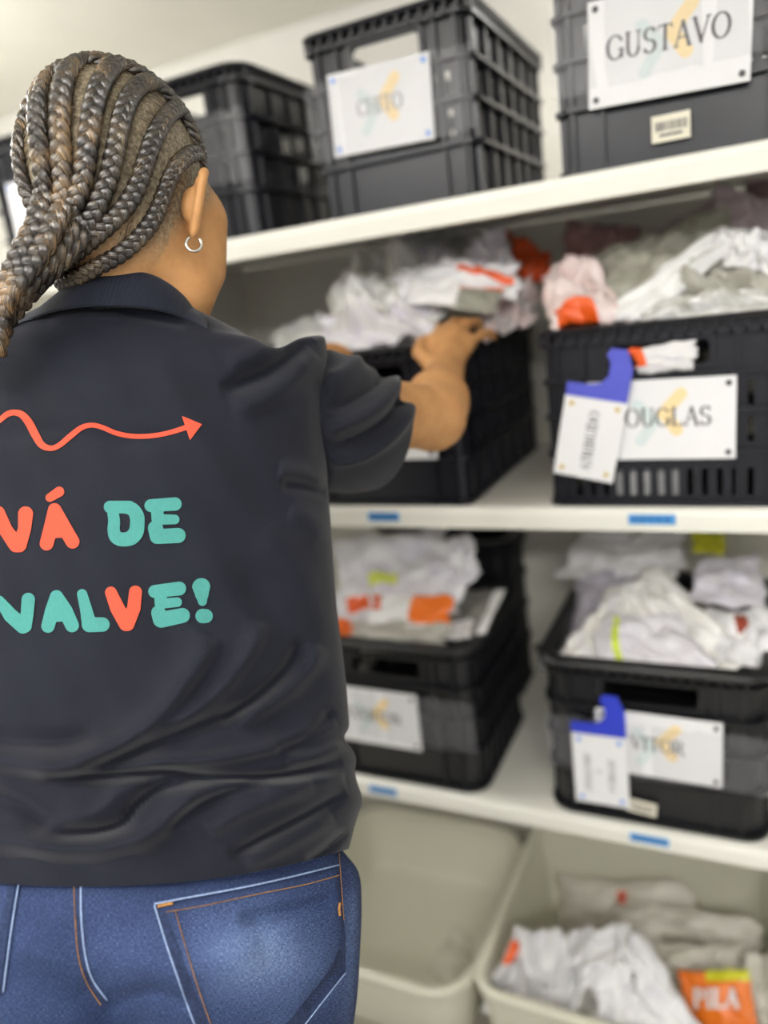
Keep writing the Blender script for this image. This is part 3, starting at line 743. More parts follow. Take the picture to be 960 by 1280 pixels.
B('mauve sheet bag rising at the back right', [(895, 228, 1.55), (1000, 262, 1.55), (985, 312, 1.45), (888, 292, 1.45)], MAU, srgb(196, 182, 188), bulge=.006, crumple=.006, group=PD)
B('dusky film bag at the far right under the top board', [(930, 210, 1.68), (1010, 216, 1.68), (1010, 270, 1.62), (930, 260, 1.62)], srgb(148, 118, 124), srgb(120, 98, 104), bulge=.006, crumple=.006, group=PD)
B('shiny clear bag poking out of the handle opening', [(786, 436, 1.214), (872, 424, 1.214), (868, 462, 1.214), (800, 468, 1.214)], CLR, W2, [(-.1, .3, .2, 1.1, ORG)], bulge=.008, crumple=.002, group=PD)
# EVERTON crate
B('large lavender white mailer standing up in the pile', [(418, 672, 1.46), (560, 660, 1.5), (575, 770, 1.3), (424, 790, 1.28)], srgb(214, 210, 222), W_, [(.3, .38, .55, .5, srgb(216, 226, 96)), (.1, .16, .3, .3, ORG)], bulge=.018, crumple=.014, group=PB)
B('white mailer with a peaked right corner behind the standing one', [(528, 690, 1.46), (588, 664, 1.46), (600, 715, 1.38), (556, 772, 1.32)], LAV, W_, bulge=.012, crumple=.008, group=PB)
bag('orange_packet', 'package', 'orange and white packet at the front of the EVERTON pile', [(468, 744, 1.3), (566, 742, 1.3), (562, 782, 1.255), (458, 782, 1.255)], W_, srgb(240, 238, 236), [(.52, .05, 1.1, .95, srgb(238, 118, 30)), (-.1, .5, .12, 1.0, ORG)], bulge=.01, crumple=.005, group=PB)
B('grey clear bag lying along the front rim', [(436, 776, 1.27), (562, 776, 1.26), (556, 818, 1.225), (436, 814, 1.225)], srgb(188, 186, 176), srgb(160, 158, 148), bulge=.012, crumple=.01, group=PB)
bag('grey_packet', 'package', 'flat dark grey packet lying by the right rim', [(570, 738, 1.44), (632, 736, 1.42), (604, 796, 1.28), (548, 800, 1.26)], srgb(110, 108, 104), srgb(150, 148, 142), [(.82, -.1, 1.1, 1.1, W_), (-.1, -.1, .7, .3, W_)], bulge=.006, crumple=.003, group=PB, ragged=.006)
bag('orange_packet', 'package', 'bright orange corner of a packet beside the shirt', [(412, 770, 1.27), (442, 776, 1.27), (442, 806, 1.24), (412, 806, 1.24)], ORG, srgb(240, 130, 50), bulge=.006, crumple=.005, group=PB)
# VITOR crate
B('large white mailer folded to a peak in the VITOR pile', [(745, 745, 1.44), (820, 708, 1.48), (962, 838, 1.28), (800, 842, 1.26)], srgb(246, 244, 238), W_, bulge=.02, crumple=.016, group=PV)
B('white mailer sloping down to the left rim', [(770, 738, 1.42), (812, 722, 1.44), (775, 835, 1.26), (682, 832, 1.25)], srgb(240, 238, 230), W2, bulge=.014, crumple=.012, group=PV)
B('lavender mailer with a lime stripe at the front', [(752, 768, 1.33), (846, 768, 1.33), (905, 846, 1.235), (738, 842, 1.235)], srgb(212, 208, 216), W2, [(.18, -.1, .25, .9, srgb(206, 226, 40))], bulge=.012, crumple=.008, group=PV)
B('pale grey mailer leaning at the back of the VITOR pile', [(728, 664, 1.6), (856, 660, 1.6), (850, 722, 1.5), (694, 722, 1.5)], srgb(198, 196, 194), W2, bulge=.01, crumple=.008, group=PV)
B('rounded grey mailer at the back right', [(872, 702, 1.52), (948, 692, 1.52), (960, 762, 1.42), (860, 752, 1.42)], srgb(196, 192, 196), LAV, bulge=.012, crumple=.006, group=PV)
bag('yellow_packet', 'package', 'small yellow packet tucked under the middle board', [(864, 664, 1.58), (908, 666, 1.58), (906, 694, 1.54), (866, 690, 1.54)], YEL, srgb(190, 186, 30), bulge=.006, crumple=.004, group=PV)
B('white mailer with a dark red oval mark at the right', [(882, 764, 1.4), (978, 760, 1.4), (978, 836, 1.28), (900, 826, 1.28)], W_, W2, [(.36, .55, .55, .8, srgb(150, 60, 36))], bulge=.012, crumple=.01, group=PV)
B('dull lavender mailer behind the white peak on the left', [(722, 716, 1.52), (800, 706, 1.52), (760, 790, 1.4), (712, 800, 1.4)], srgb(176, 172, 182), srgb(150, 146, 156), bulge=.01, crumple=.01, group=PV)
B('grey film bag filling the left of the crate', [(668, 806, 1.36), (740, 790, 1.36), (735, 836, 1.26), (676, 838, 1.26)], srgb(120, 120, 122), srgb(96, 96, 100), bulge=.008, crumple=.01, group=PV)

# ------------------------------------------------------------------ white bins on the floor
def bin_box(label, x0, x1, y0, y1, z0, z1, r, rim=.012):
    t = empty('storage_bin', ((x0 + x1) / 2, y0, z0), label=label, cat='bin', group='white plastic bins on the floor')
    W, L, H = x1 - x0, y1 - y0, z1 - z0
    rows = []
    for (o, z) in ((-.03, 0), (-.012, .03), (0, H - .01), (0, H), (-.004, H), (-.004, H - .01), (-.016, .033), (-.034, .006)):
        rows.append([(x, y - o, z) for x, y in rr(W + 2 * o, L + 2 * o, r + o, 8)])
    n = len(rows[0]); v = [p for q in rows for p in q]; f = grid_faces(len(rows), n)
    f += [list(range(n))[::-1], list(range((len(rows) - 1) * n, len(rows) * n))]
    mesh_obj('bin_body', v, f, M['bin'], t, True)
    v, f = ring_mesh(W, L, r, 0, [(0, H - .02), (rim, H - .018), (rim + .002, H - .006), (rim - .002, H), (-.004, H + .002), (-.006, H - .004), (-.004, H - .02)])
    mesh_obj('bin_rim', v, f, M['bin'], t, True)
    return t
pb = onY(594, 1232, 1.12)
bin_box('tall white plastic bin filled with mailers under the lower board', pb[0], pb[0] + .55, 1.12, 1.66, 0.0, pb[2], .05)
pl = onY(540, 1238, 1.12)
bin_box('low white plastic bin at the left under the lower board', pb[0] - .52, pb[0] - .035, 1.12, 1.64, 0.0, pl[2], .09)
B('cloudy clear bag lying flat in the low white bin', [(505, 1138, 1.56), (590, 1142, 1.56), (596, 1228, 1.3), (470, 1220, 1.3)], srgb(226, 224, 210), srgb(206, 204, 190), bulge=.03, crumple=.008, group='packages in the white bins')
for k, q in enumerate([
    ([(705, 1096, 1.6), (862, 1104, 1.6), (870, 1176, 1.52), (700, 1164, 1.52)], 'pale mailer with a red fleck leaning at the back of the bin', [(.45, .55, .52, .8, srgb(206, 70, 40))]),
    ([(772, 1128, 1.52), (950, 1146, 1.52), (950, 1236, 1.42), (760, 1200, 1.42)], 'pale mailer with a faint grey stripe behind the orange packet', [(.35, .42, .65, .55, srgb(168, 162, 150))]),
    ([(644, 1160, 1.26), (706, 1166, 1.28), (716, 1300, 1.18), (596, 1262, 1.17)], 'crumpled white bag with an orange spot by the left wall of the bin', [(.02, .6, .2, .85, ORG)]),
    ([(690, 1172, 1.3), (780, 1150, 1.3), (800, 1310, 1.18), (680, 1310, 1.17)], 'crumpled white bag in the middle of the bin', []),
    ([(770, 1160, 1.28), (808, 1172, 1.28), (890, 1310, 1.16), (760, 1310, 1.16)], 'long white bag sloping beside the orange packet', []),
    ([(720, 1210, 1.22), (786, 1200, 1.22), (800, 1330, 1.15), (712, 1330, 1.15)], 'small white bag with grey gaps at the front of the bin', [(.2, .55, .5, .8, srgb(150, 148, 142))]),
    ([(930, 1190, 1.36), (1000, 1190, 1.36), (1000, 1310, 1.25), (930, 1310, 1.25)], 'pale mailer at the right edge of the bin', []),
    ([(800, 1180, 1.4), (930, 1180, 1.4), (930, 1240, 1.34), (820, 1240, 1.34)], 'bubbly clear bag just above the orange packet', [])]):
    B(q[1], q[0], srgb(240, 240, 240) if k in (2, 3, 4, 5) else srgb(216, 213, 202), W2 if k in (2, 3, 4, 5) else srgb(198, 195, 184), q[2], bulge=.02, crumple=.02 if k in (2, 3, 4, 5) else .012, group=PF)
op = bag('orange_packet', 'package', 'orange packet with pale lettering and a yellow flap in the bin', [(846, 1214, 1.3), (936, 1212, 1.3), (950, 1310, 1.22), (872, 1310, 1.22)], srgb(232, 122, 28), srgb(224, 108, 20), [(.4, .86, 1.1, 1.1, YEL)], bulge=.008, crumple=.003, group=PF, ragged=.008)
def drape(name, strokes, tf, bvh, mat, parent, step, pad, lift=.0012, label=None, attr=None):
    """lay flat lettering given in photograph pixels onto a surface built at its own depth"""
    v, f = stroke_mesh(strokes, step, pad); out = []
    for a, b in v:
        px, py = tf(a, b); d = c2w(np.array([(px - 480) / FP, (py - 640) / FP, 1.0])) - CAM; d /= np.linalg.norm(d)
        h = bvh.ray_cast(Vector(CAM), Vector(d))
        out.append(np.array(h[0]) - d * lift if h[0] is not None else np.array([np.nan] * 3))
    out = np.array(out); ok = ~np.isnan(out[:, 0]); mp = np.cumsum(ok) - 1
    f = [[int(mp[i]) for i in q] for q in f if all(ok[i] for i in q)]
    return mesh_obj(name, out[ok], f, mat, parent, True, label=label)
def bvh_of(o):
    me = o.data; mw = np.array(o.matrix_basis)
    v = np.empty(len(me.vertices) * 3); me.vertices.foreach_get('co', v); v = v.reshape(-1, 3) @ mw[:3, :3].T + mw[:3, 3]
    return BVHTree.FromPolygons(v.tolist(), [list(p.vertices) for p in me.polygons])
st, tw = text_strokes('PILA', 24)
pr = drape('printed_name', [[(p[0], -p[1], p[2] * 1.6) for p in s] for s in st], lambda a, b: (866 + a, 1260 + b), bvh_of(op), M['paper'], None, 1.4, 4)
pr.parent = op; pr.matrix_parent_inverse = Matrix.Translation(op.location).inverted()

# ------------------------------------------------------------------ signed-distance surfaces (body)
def smin(a, b, k):
    h = np.clip(.5 + .5 * (b - a) / k, 0, 1); return b + (a - b) * h - k * h * (1 - h)
def rcone(p, a, b, ra, rb):
    ba = b - a; t = np.clip(((p - a) @ ba) / (ba @ ba), 0, 1)
    return np.linalg.norm(p - a - t[..., None] * ba, axis=-1) - (ra + (rb - ra) * t)
def ell(p, c, R, r):
    q = (p - c) @ R.T / r; k0 = np.linalg.norm(q, axis=-1); k1 = np.linalg.norm(q / r, axis=-1)
    return k0 * (k0 - 1) / np.maximum(k1, 1e-9)
def sdf_mesh(fn, lo, hi, h, nb=8):
    lo = np.array(lo); n = np.ceil((np.array(hi) - lo) / (h * nb)).astype(int); S = h * nb
    bi = np.stack(np.meshgrid(*[np.arange(k) for k in n], indexing='ij'), -1).reshape(-1, 3)
    cd = fn(lo + (bi + .5) * S); bi = bi[np.abs(cd) < S * 1.05]
    off = np.stack(np.meshgrid(*[np.arange(nb + 1)] * 3, indexing='ij'), -1)
    BIG = int((n.max() + 2) * nb); key = lambda q: (q[..., 0] * BIG + q[..., 1]) * BIG + q[..., 2]
    keys, verts, edges = [], [], []
    for ch in range(0, len(bi), 400):
        bb = bi[ch:ch + 400] * nb; idx = bb[:, None, None, None, :] + off[None]
        D = fn((lo + idx.reshape(-1, 3) * h)).reshape(idx.shape[:-1]); D = np.where(D == 0, 1e-9, D)
        cor = [(a, b, c) for a in (0, 1) for b in (0, 1) for c in (0, 1)]
        sub = lambda a, b, c: D[:, a:nb + a, b:nb + b, c:nb + c]
        C = np.stack([sub(*q) for q in cor], -1); neg = (C < 0).sum(-1); act = (neg > 0) & (neg < 8)
        Ca = C[act]; ci = idx[:, :nb, :nb, :nb][act]; acc = np.zeros((len(Ca), 3)); cnt = np.zeros(len(Ca))
        for i in range(8):
            for j in range(i + 1, 8):
                if sum(abs(cor[i][k] - cor[j][k]) for k in range(3)) != 1: continue
                w = (Ca[:, i] < 0) != (Ca[:, j] < 0); t = Ca[:, i] / (Ca[:, i] - Ca[:, j] + 1e-12)
                p = np.array(cor[i]) + t[:, None] * (np.array(cor[j]) - np.array(cor[i]))
                acc[w] += p[w]; cnt[w] += 1
        verts.append(lo + (ci + acc / cnt[:, None]) * h); keys.append(key(ci))
        for ax in range(3):
            a = D[:, :nb, :nb, :nb]; s = [0, 0, 0]; s[ax] = 1; b = sub(*s); w = (a < 0) != (b < 0)
            g = idx[:, :nb, :nb, :nb][w]; edges.append((ax, g, a[w] < 0))
    keys = np.concatenate(keys); verts = np.concatenate(verts); o = np.argsort(keys); ks = keys[o]
    faces = []
    for ax, g, inside in edges:
        u = np.zeros(3, int); v = np.zeros(3, int); u[(ax + 1) % 3] = 1; v[(ax + 2) % 3] = 1
        q = np.stack([key(g - u - v), key(g - v), key(g), key(g - u)], -1); pos = np.minimum(np.searchsorted(ks, q), len(ks) - 1)
        ok = (ks[pos] == q).all(-1); f = o[pos][ok]; ins = inside[ok]
        f[~ins] = f[~ins][:, ::-1]; faces.append(f)
    F = np.concatenate(faces)
    for _ in range(2):                                    # light relaxation
        acc = np.zeros_like(verts); cnt = np.zeros(len(verts))
        for k in range(4):
            np.add.at(acc, F[:, k], verts[F[:, (k + 1) % 4]] + verts[F[:, k - 1]]); np.add.at(cnt, F[:, k], 2)
        verts = verts * .45 + .55 * acc / np.maximum(cnt, 1)[:, None]
    return verts, F

# body laid out in camera axes (x right, y down, z away), metres
def K(px, py, d): return np.array([(px - 480) / FP * d, (py - 640) / FP * d, d])
DOWN = -AZ                                                # plumb direction in camera axes
HC = K(156, 224, .78)                                    # centre of the skull
th = math.radians(22)
HW = _n(np.array([math.sin(th), .10, math.cos(th)])); HU = np.array([0.02, -1, .05]); HU = _n(HU - HW * (HU @ HW)); HR = np.cross(HU, HW) * -1
if HR[0] < 0: HR = -HR
HM = np.array([HR, HU, HW])                               # head axes: right, up, forward
def H(r, u, w): return HC + r * HR + u * HU + w * HW
EYE3 = np.eye(3)
skull_parts = [(H(0, .0, -.006), np.array([.079, .099, .1]))]
def head_sdf(p):
    d = ell(p, *[(H(0, .0, -.006)), HM, np.array([.076, .099, .099])])
    d = smin(d, ell(p, H(0, -.065, .045), HM, np.array([.064, .088, .068])), .03)
    for s in (-1, 1):
        d = smin(d, rcone(p, H(s * .047, -.108, .05), H(s * .016, -.152, .08), .028, .022), .03)
        d = smin(d, rcone(p, H(s * .046, -.07, .066), H(s * .05, -.025, .056), .031, .032), .02)
        d = smin(d, rcone(p, H(s * .018, -.022, .094), H(s * .045, -.022, .078), .012, .014), .02)
        d = -smin(-d, np.linalg.norm(p - H(s * .031, -.045, .112), axis=-1) - .013, .012)
        d = smin(d, np.linalg.norm(p - H(s * .011, -.083, .111), axis=-1) - .008, .006)
    d = smin(d, rcone(p, H(0, -.04, .102), H(0, -.078, .12), .008, .011), .01)
    d = smin(d, ell(p, H(0, -.11, .102), HM, np.array([.024, .006, .012])), .004)
    d = smin(d, ell(p, H(0, -.122, .1), HM, np.array([.02, .007, .012])), .004)
    return smin(d, rcone(p, H(0, -.148, .08), H(0, -.15, .07), .02, .02), .02)
SH_R = K(388, 512, .88); EL_R = K(541, 522, 1.075); WR_R = K(557, 462, 1.235)
SH_L = K(-85, 505, .885); EL_L = K(170, 575, 1.14); WR_L = K(372, 458, 1.215)
def finger(d, p, pts, r0, r1, k=.006):
    n = len(pts) - 1; e = None
    for i in range(n):
        a = rcone(p, pts[i], pts[i + 1], r0 + (r1 - r0) * i / n, r0 + (r1 - r0) * (i + 1) / n); e = a if e is None else smin(e, a, .003)
    return smin(d, e, k)
FR = [ # right hand: knuckle, joints, tip
 [K(545, 424, 1.285), K(550, 411, 1.318), K(560, 411, 1.345), K(566, 418, 1.362)],
 [K(560, 416, 1.292), K(567, 404, 1.325), K(580, 402, 1.352), K(586, 409, 1.368)],
 [K(575, 418, 1.292), K(584, 405, 1.320), K(596, 402, 1.345), K(601, 408, 1.36)],
 [K(587, 427, 1.282), K(602, 418, 1.303), K(612, 416, 1.32), K(617, 421, 1.333)]]
TR = [K(536, 452, 1.235), K(524, 440, 1.262), K(527, 429, 1.288), K(534, 424, 1.308)]
FL = [[K(398 + 4 * i, 446 - 2 * i, 1.232 + .004 * i), K(412 + 5 * i, 436 + i, 1.262), K(422 + 4 * i, 437 + 2 * i, 1.28), K(428 + 3 * i, 444 + 2 * i, 1.29)] for i in range(4)]
HIP = [K(103 - 135, 1190, .81), K(103 + 135, 1190, .81)]
FOOT = []
for hp in HIP:
    q = hp.copy(); zw = c2w(hp)[2]; FOOT.append(hp + DOWN * (zw - .09))
def body_sdf(p):
    d = head_sdf(p)
    d = smin(d, rcone(p, H(0, -.06, -.004), K(150, 420, .868), .058, .058), .03)
    t = None
    for a, b, ra, rb in ((K(60, 520, .875), K(40, 800, .84), .08, .085), (K(230, 520, .875), K(190, 800, .84), .08, .085), (K(40, 800, .84), K(10, 1120, .81), .085, .10), (K(190, 800, .84), K(200, 1120, .81), .085, .10), (K(-20, 520, .875), K(310, 520, .875), .055, .055)):
        q = rcone(p, a, b, ra, rb); t = q if t is None else smin(t, q, .06)
    d = smin(d, t, .035)
    for a, e, w in ((SH_R, EL_R, WR_R), (SH_L, EL_L, WR_L)):
        arm = smin(rcone(p, a, e, .05, .043), rcone(p, e, w, .043, .030), .02)
        m_ = e + (w - e) * .3; arm = smin(arm, np.linalg.norm(p - m_, axis=-1) - .043, .03)
        d = smin(d, arm, .03)
    # hands
    for wr, fs, tp, pm in ((WR_R, FR, TR, .013), (WR_L, FL, [K(380, 452, 1.22), K(390, 442, 1.235), K(400, 437, 1.25)], .012)):
        for f_ in fs: d = smin(d, rcone(p, wr, f_[0], .02, pm), .012)
        d = smin(d, rcone(p, wr, (fs[1][0] + fs[2][0]) / 2, .024, .015), .012)
        for k_, f_ in enumerate(fs): d = finger(d, p, f_, .0105 if k_ < 3 else .009, .0078 if k_ < 3 else .007)
        d = finger(d, p, tp, .0135, .009, .01)
    for hp, ft in zip(HIP, FOOT): d = smin(d, rcone(p, hp, ft, .08, .04), .03)
    return d
ends = np.array([HC - .2, HC + .2, WR_R + .16, WR_R - .16, SH_L - .12, WR_L + .1, *FOOT, FOOT[0] + .1, FOOT[1] - .1, FOOT[0] - .1, FOOT[1] + .1])
bv, bf = sdf_mesh(body_sdf, ends.min(0) - .02, ends.max(0) + .02, .0038)
# finer ear, sitting on the side of the head
EO = H(.077, -.038, .014)                                  # ear root (canal)
eb = _n(HR * .72 - HW * .69)                               # outward-backward lean of the auricle
en = np.cross(HU, eb); en = _n(en if en @ HW > 0 else -en)  # faces forward-outward
def E3(b, u, n=0.0): return EO + .76 * (1.35 * b * eb + u * HU + n * en)
helix = [E3(.0, .022, .006), E3(.003, .033, .008), E3(.011, .0395, .008), E3(.0205, .0395, .007), E3(.028, .032, .004), E3(.0305, .021, .003), E3(.0285, .008, .002), E3(.024, -.010, .001), E3(.017, -.024, .001), E3(.012, -.031, .002)]
helix = [np.array(q) for q in catmull(np.array(helix), 26)]
def ear_sdf(p):
    d = None
    for i in range(len(helix) - 1):
        t = i / (len(helix) - 1); r = .0047 - .0006 * abs(t - .4)
        q = rcone(p, helix[i], helix[i + 1], r, r); d = q if d is None else np.minimum(d, q)
    R2 = np.array([eb, HU, en])
    sh = ell(p, E3(.012, .004, .0), R2, np.array([.014, .025, .0036]))
    d = smin(d, sh, .004)
    d = smin(d, ell(p, E3(.008, .0, -.007), R2, np.array([.011, .017, .008])), .006)    # back of the concha
    d = -smin(-d, ell(p, E3(.011, .0, .007), R2, np.array([.009, .014, .0065])), .003)     # the bowl
    d = smin(d, ell(p, E3(.0105, -.033, .0), R2, np.array([.0068, .009, .0036])), .006)  # lobe
    return smin(d, rcone(p, E3(-.004, .012, 0), E3(-.006, -.022, 0), .007, .006), .008)
ev_, ef_ = sdf_mesh(ear_sdf, EO - .06, EO + .06, .0014)
mir = HC                                                    # other ear: mirrored across the head's middle plane
ev2 = ev_ - 2 * ((ev_ - HC) @ HR)[:, None] * HR
BV = np.concatenate([bv, ev_, ev2]); BF = bf.tolist() + (ef_ + len(bv)).tolist() + (ef_[:, ::-1] + len(bv) + len(ev_)).tolist()
person = empty('person', c2w((FOOT[0] + FOOT[1]) / 2) * np.array([1, 1, 0]), label='person in a navy polo shirt and jeans with cornrow braids, reaching into a crate', cat='person')
PINV = Matrix.Translation(person.location).inverted()
def attach(o, parent=person, name=None):
    o.parent = parent; o.matrix_parent_inverse = PINV if parent is person else Matrix.Identity(4)
    return o
body = attach(mesh_obj('body', c2w(BV), BF, M['skin'], None, True)); body['label'] = 'tan skin of head, neck, arms and hands'
# where the scalp is hair-bearing
L = (BV - HC) @ HM.T; r_, u_, w_ = np.abs(L[:, 0]), L[:, 1], L[:, 2]
hair = 1 / (1 + np.exp(-((u_ + .035 + .35 * np.maximum(0, .0 - w_ - .02) * 1.2) - np.clip((w_ - .02) * 1.35, -.03, .2)) / .008))
nape = 1 / (1 + np.exp(-(u_ + .10 - .35 * np.clip(r_ - .02, 0, 1)) / .010)) * (w_ < -.005)
scalp = np.clip(np.maximum(hair, nape), 0, 1) * (np.linalg.norm(L * np.array([1, .8, 1]), axis=1) < .14)
scalp[len(bv):] = 0
at = body.data.attributes.new('scalp', 'FLOAT', 'POINT'); at.data.foreach_set('value', scalp.astype(np.float32))
bvh_head = BVHTree.FromPolygons(BV[:len(bv)].tolist(), bf.tolist())      # camera axes
for s in (-1, 1):
    eo = bmesh.new(); bmesh.ops.create_uvsphere(eo, u_segments=16, v_segments=10, radius=.0118)
    vv = [v.co.copy() for v in eo.verts]; ff = [[v.index for v in f.verts] for f in eo.faces]; eo.free()
    o = attach(mesh_obj('eyeball', c2w(np.array(vv) + H(s * .031, -.046, .094)), ff, M['eye'], None, True))
    mb = np.array(vv) * .55; attach(mesh_obj('iris', c2w(mb + H(s * .031, -.046, .1005)), ff, M['iris'], None, True))
    mb = MB().tube([c2w(H(s * a, -.022 + .006 * math.sin((a - .012) / .04 * 3), .112 - .018 * ((a - .012) / .04) ** 2)) for a in (.012, .022, .032, .042, .052)], [.002, .003, .003, .0025, .001], 6)
    attach(mb.obj('eyebrow', M['strand_dark'], None, True))

# hoop earring through the lobe
ec = E3(.0105, -.052, .001); mb = MB(); ax1 = _n(np.array([.95, 0, .3])); ax2 = HU
ring = [ec + .0074 * (math.cos(a) * ax1 + math.sin(a) * ax2) for a in np.linspace(math.radians(-240), math.radians(52), 30)]
mb.tube([c2w(q) for q in ring], .00165, 8); attach(mb.obj('hoop_earring', M['silver'], None, True))['label'] = 'small silver hoop earring'

# ------------------------------------------------------------------ braids
def scalp_hit(px, py):
    d = _n(K(px, py, 1.0)); h = bvh_head.ray_cast(Vector((0, 0, 0)), Vector(d))
    return (np.array(h[0]), np.array(h[1])) if h[0] is not None else None
def scalp_near(p):
    h = bvh_head.find_nearest(Vector(p)); return np.array(h[0]), np.array(h[1])
def braid_mesh(pts, nrm, width, T=.029, taper0=.35, taper1=1.0, seg=9, per=15, phase=0.0):
    """three-strand plait along a polyline; nrm = outward normals"""
    pts = np.asarray(pts); seglen = np.linalg.norm(np.diff(pts, axis=0), axis=1); s = np.concatenate([[0], np.cumsum(seglen)]); Ltot = s[-1]
    n = max(int(Ltot / T * per), 8); ss = np.linspace(0, Ltot, n)
    Pp = np.stack([np.interp(ss, s, pts[:, k]) for k in range(3)], 1); N = np.stack([np.interp(ss, s, nrm[:, k]) for k in range(3)], 1)
    for _ in range(3): Pp[1:-1] = .25 * Pp[:-2] + .5 * Pp[1:-1] + .25 * Pp[2:]
    Tn = np.gradient(Pp, axis=0); Tn /= np.linalg.norm(Tn, axis=1)[:, None]
    N -= (N * Tn).sum(1)[:, None] * Tn; N /= np.linalg.norm(N, axis=1)[:, None]; S = np.cross(Tn, N)
    x = ss / Ltot; tw = np.minimum(1, taper0 + (1 - taper0) * x / .16) * np.minimum(1, taper1 + (1 - taper1) * (1 - x) / .2)
    out = []
    for k in range(3):
        ph = 2 * math.pi * (ss / T + k / 3) + phase
        a = width * .28 * tw; b = width * .16 * tw; rad = width * .265 * tw
        c = Pp + S * (a * np.sin(ph))[:, None] + N * (b * np.sin(2 * ph))[:, None]
        tt = np.gradient(c, axis=0); tt /= np.linalg.norm(tt, axis=1)[:, None]
        e1 = N - (N * tt).sum(1)[:, None] * tt; e1 /= np.linalg.norm(e1, axis=1)[:, None]; e2 = np.cross(tt, e1)
        puff = 1 + .13 * np.cos(2 * ph)
        ang = np.linspace(0, 2 * math.pi, seg, endpoint=False)
        v = c[:, None, :] + (rad * puff)[:, None, None] * (np.cos(ang)[None, :, None] * e1[:, None, :] * .92 + np.sin(ang)[None, :, None] * e2[:, None, :] * 1.08)
        f = grid_faces(n, seg) + [list(range(seg))[::-1], list(range((n - 1) * seg, n * seg))]
        uv = np.stack([np.broadcast_to(ang / (2 * math.pi), (n, seg)) + k * .37, np.broadcast_to((ss / .03)[:, None], (n, seg))], -1).reshape(-1, 2)
        out.append((v.reshape(-1, 3), f, uv))
    return out
hairset = bpy.data.objects.new('braided_hair', None); COL.objects.link(hairset); hairset.parent = person; hairset.matrix_parent_inverse = PINV; hairset['label'] = 'dark brown cornrow braids with caramel streaks'
def add_braid(pts, nrm, width, mat, name='braid', **k):
    vs, fs, us, n = [], [], [], 0
    for v, f, uv in braid_mesh(pts, nrm, width, **k):
        vs.append(v); us.append(uv); fs += [[i + n for i in q] for q in f]; n += len(v)
    return attach(mesh_obj(name, c2w(np.concatenate(vs)), fs, mat, None, True, np.concatenate(us)), hairset)
z1 = lambda l: [(a / 3, 40 + b / 3) for a, b in l]; z6 = lambda l: [(a / 3.764, b / 3.765) for a, b in l]
ROWS = [
 # visible path from the crown/temple to the nape, extra start points on the hidden front in head axes, width, material
 (z1([(792, 528), (770, 482), (735, 456), (690, 462), (645, 512), (612, 585), (590, 650), (560, 715), (510, 775), (455, 825), (395, 855), (345, 885), (295, 915), (245, 945)]), [], .0165, 'hair'),
 (z1([(778, 412), (748, 350), (705, 306), (655, 292), (612, 325), (575, 385), (548, 455), (525, 530), (500, 600), (460, 665), (405, 720), (340, 780), (280, 835), (225, 885)]), [(.058, .045, .075)], .0175, 'hair'),
 (z6([(828, 425), (760, 398), (690, 398), (630, 435), (588, 500), (565, 580), (548, 660), (530, 750), (510, 840), (480, 920), (455, 990), (420, 1060), (370, 1120)]), [(.045, .07, .07)], .018, 'hair'),
 (z6([(690, 330), (620, 303), (560, 310), (510, 350), (472, 420), (448, 490), (432, 570), (420, 660), (410, 750), (400, 830), (385, 900), (360, 970), (330, 1040)]), [(.032, .085, .06)], .019, 'hair_light'),
 (z6([(500, 275), (440, 268), (380, 292), (335, 350), (310, 420), (298, 500), (296, 590), (300, 680), (305, 760), (312, 840), (318, 910), (300, 985)]), [(.015, .09, .06)], .019, 'hair_light'),
 (z6([(320, 318), (270, 318), (232, 365), (208, 430), (198, 510), (200, 590), (208, 670), (218, 750), (228, 830), (236, 890), (225, 950)]), [(-.01, .09, .06)], .019, 'hair_light'),
 (z6([(172, 430), (142, 500), (124, 580), (116, 670), (120, 760), (136, 840), (160, 910), (186, 960)]), [(-.035, .08, .06), (-.045, .085, .02)], .018, 'hair_light'),
]
ROWPTS = []
for ri, (path, pre, wd, mt) in enumerate(ROWS):
    pts, nrm = [], []
    for q in pre:
        a, b = scalp_near(H(*q)); pts.append(a); nrm.append(b)
    pre0 = pts[-1] if pts else None
    for (px, py) in catmull(np.array(path), len(path) * 3):
        h = scalp_hit(px, py)
        if h is None:
            # beyond the outline: take the nearest scalp under the sight line
            dd = _n(K(px, py, 1.0)); h = scalp_near(dd * (HC @ dd))
        if pts and len(pts) <= len(pre):
            for t_ in np.linspace(0, 1, 10)[1:-1]:
                q_ = scalp_near(pts[len(pts) - 1] * 0 + (pre0 * (1 - t_) + h[0] * t_)); pts.append(q_[0]); nrm.append(q_[1])
        pts.append(h[0]); nrm.append(h[1])
    pts = np.array(pts); nrm = np.array(nrm)
    for _ in range(4):
        nrm[1:-1] = nrm[:-2] + nrm[1:-1] * 2 + nrm[2:]; nrm /= np.linalg.norm(nrm, axis=1)[:, None]
        pts[1:-1] = .25 * pts[:-2] + .5 * pts[1:-1] + .25 * pts[2:]
    ROWPTS.append(pts.copy())
    lift = np.linspace(.0035, .0065, len(pts))
    add_braid(pts + nrm * lift[:, None], nrm, wd, M[mt], phase=ri * .9, T=(.026, .028, .030, .033, .034, .034, .032)[ri])
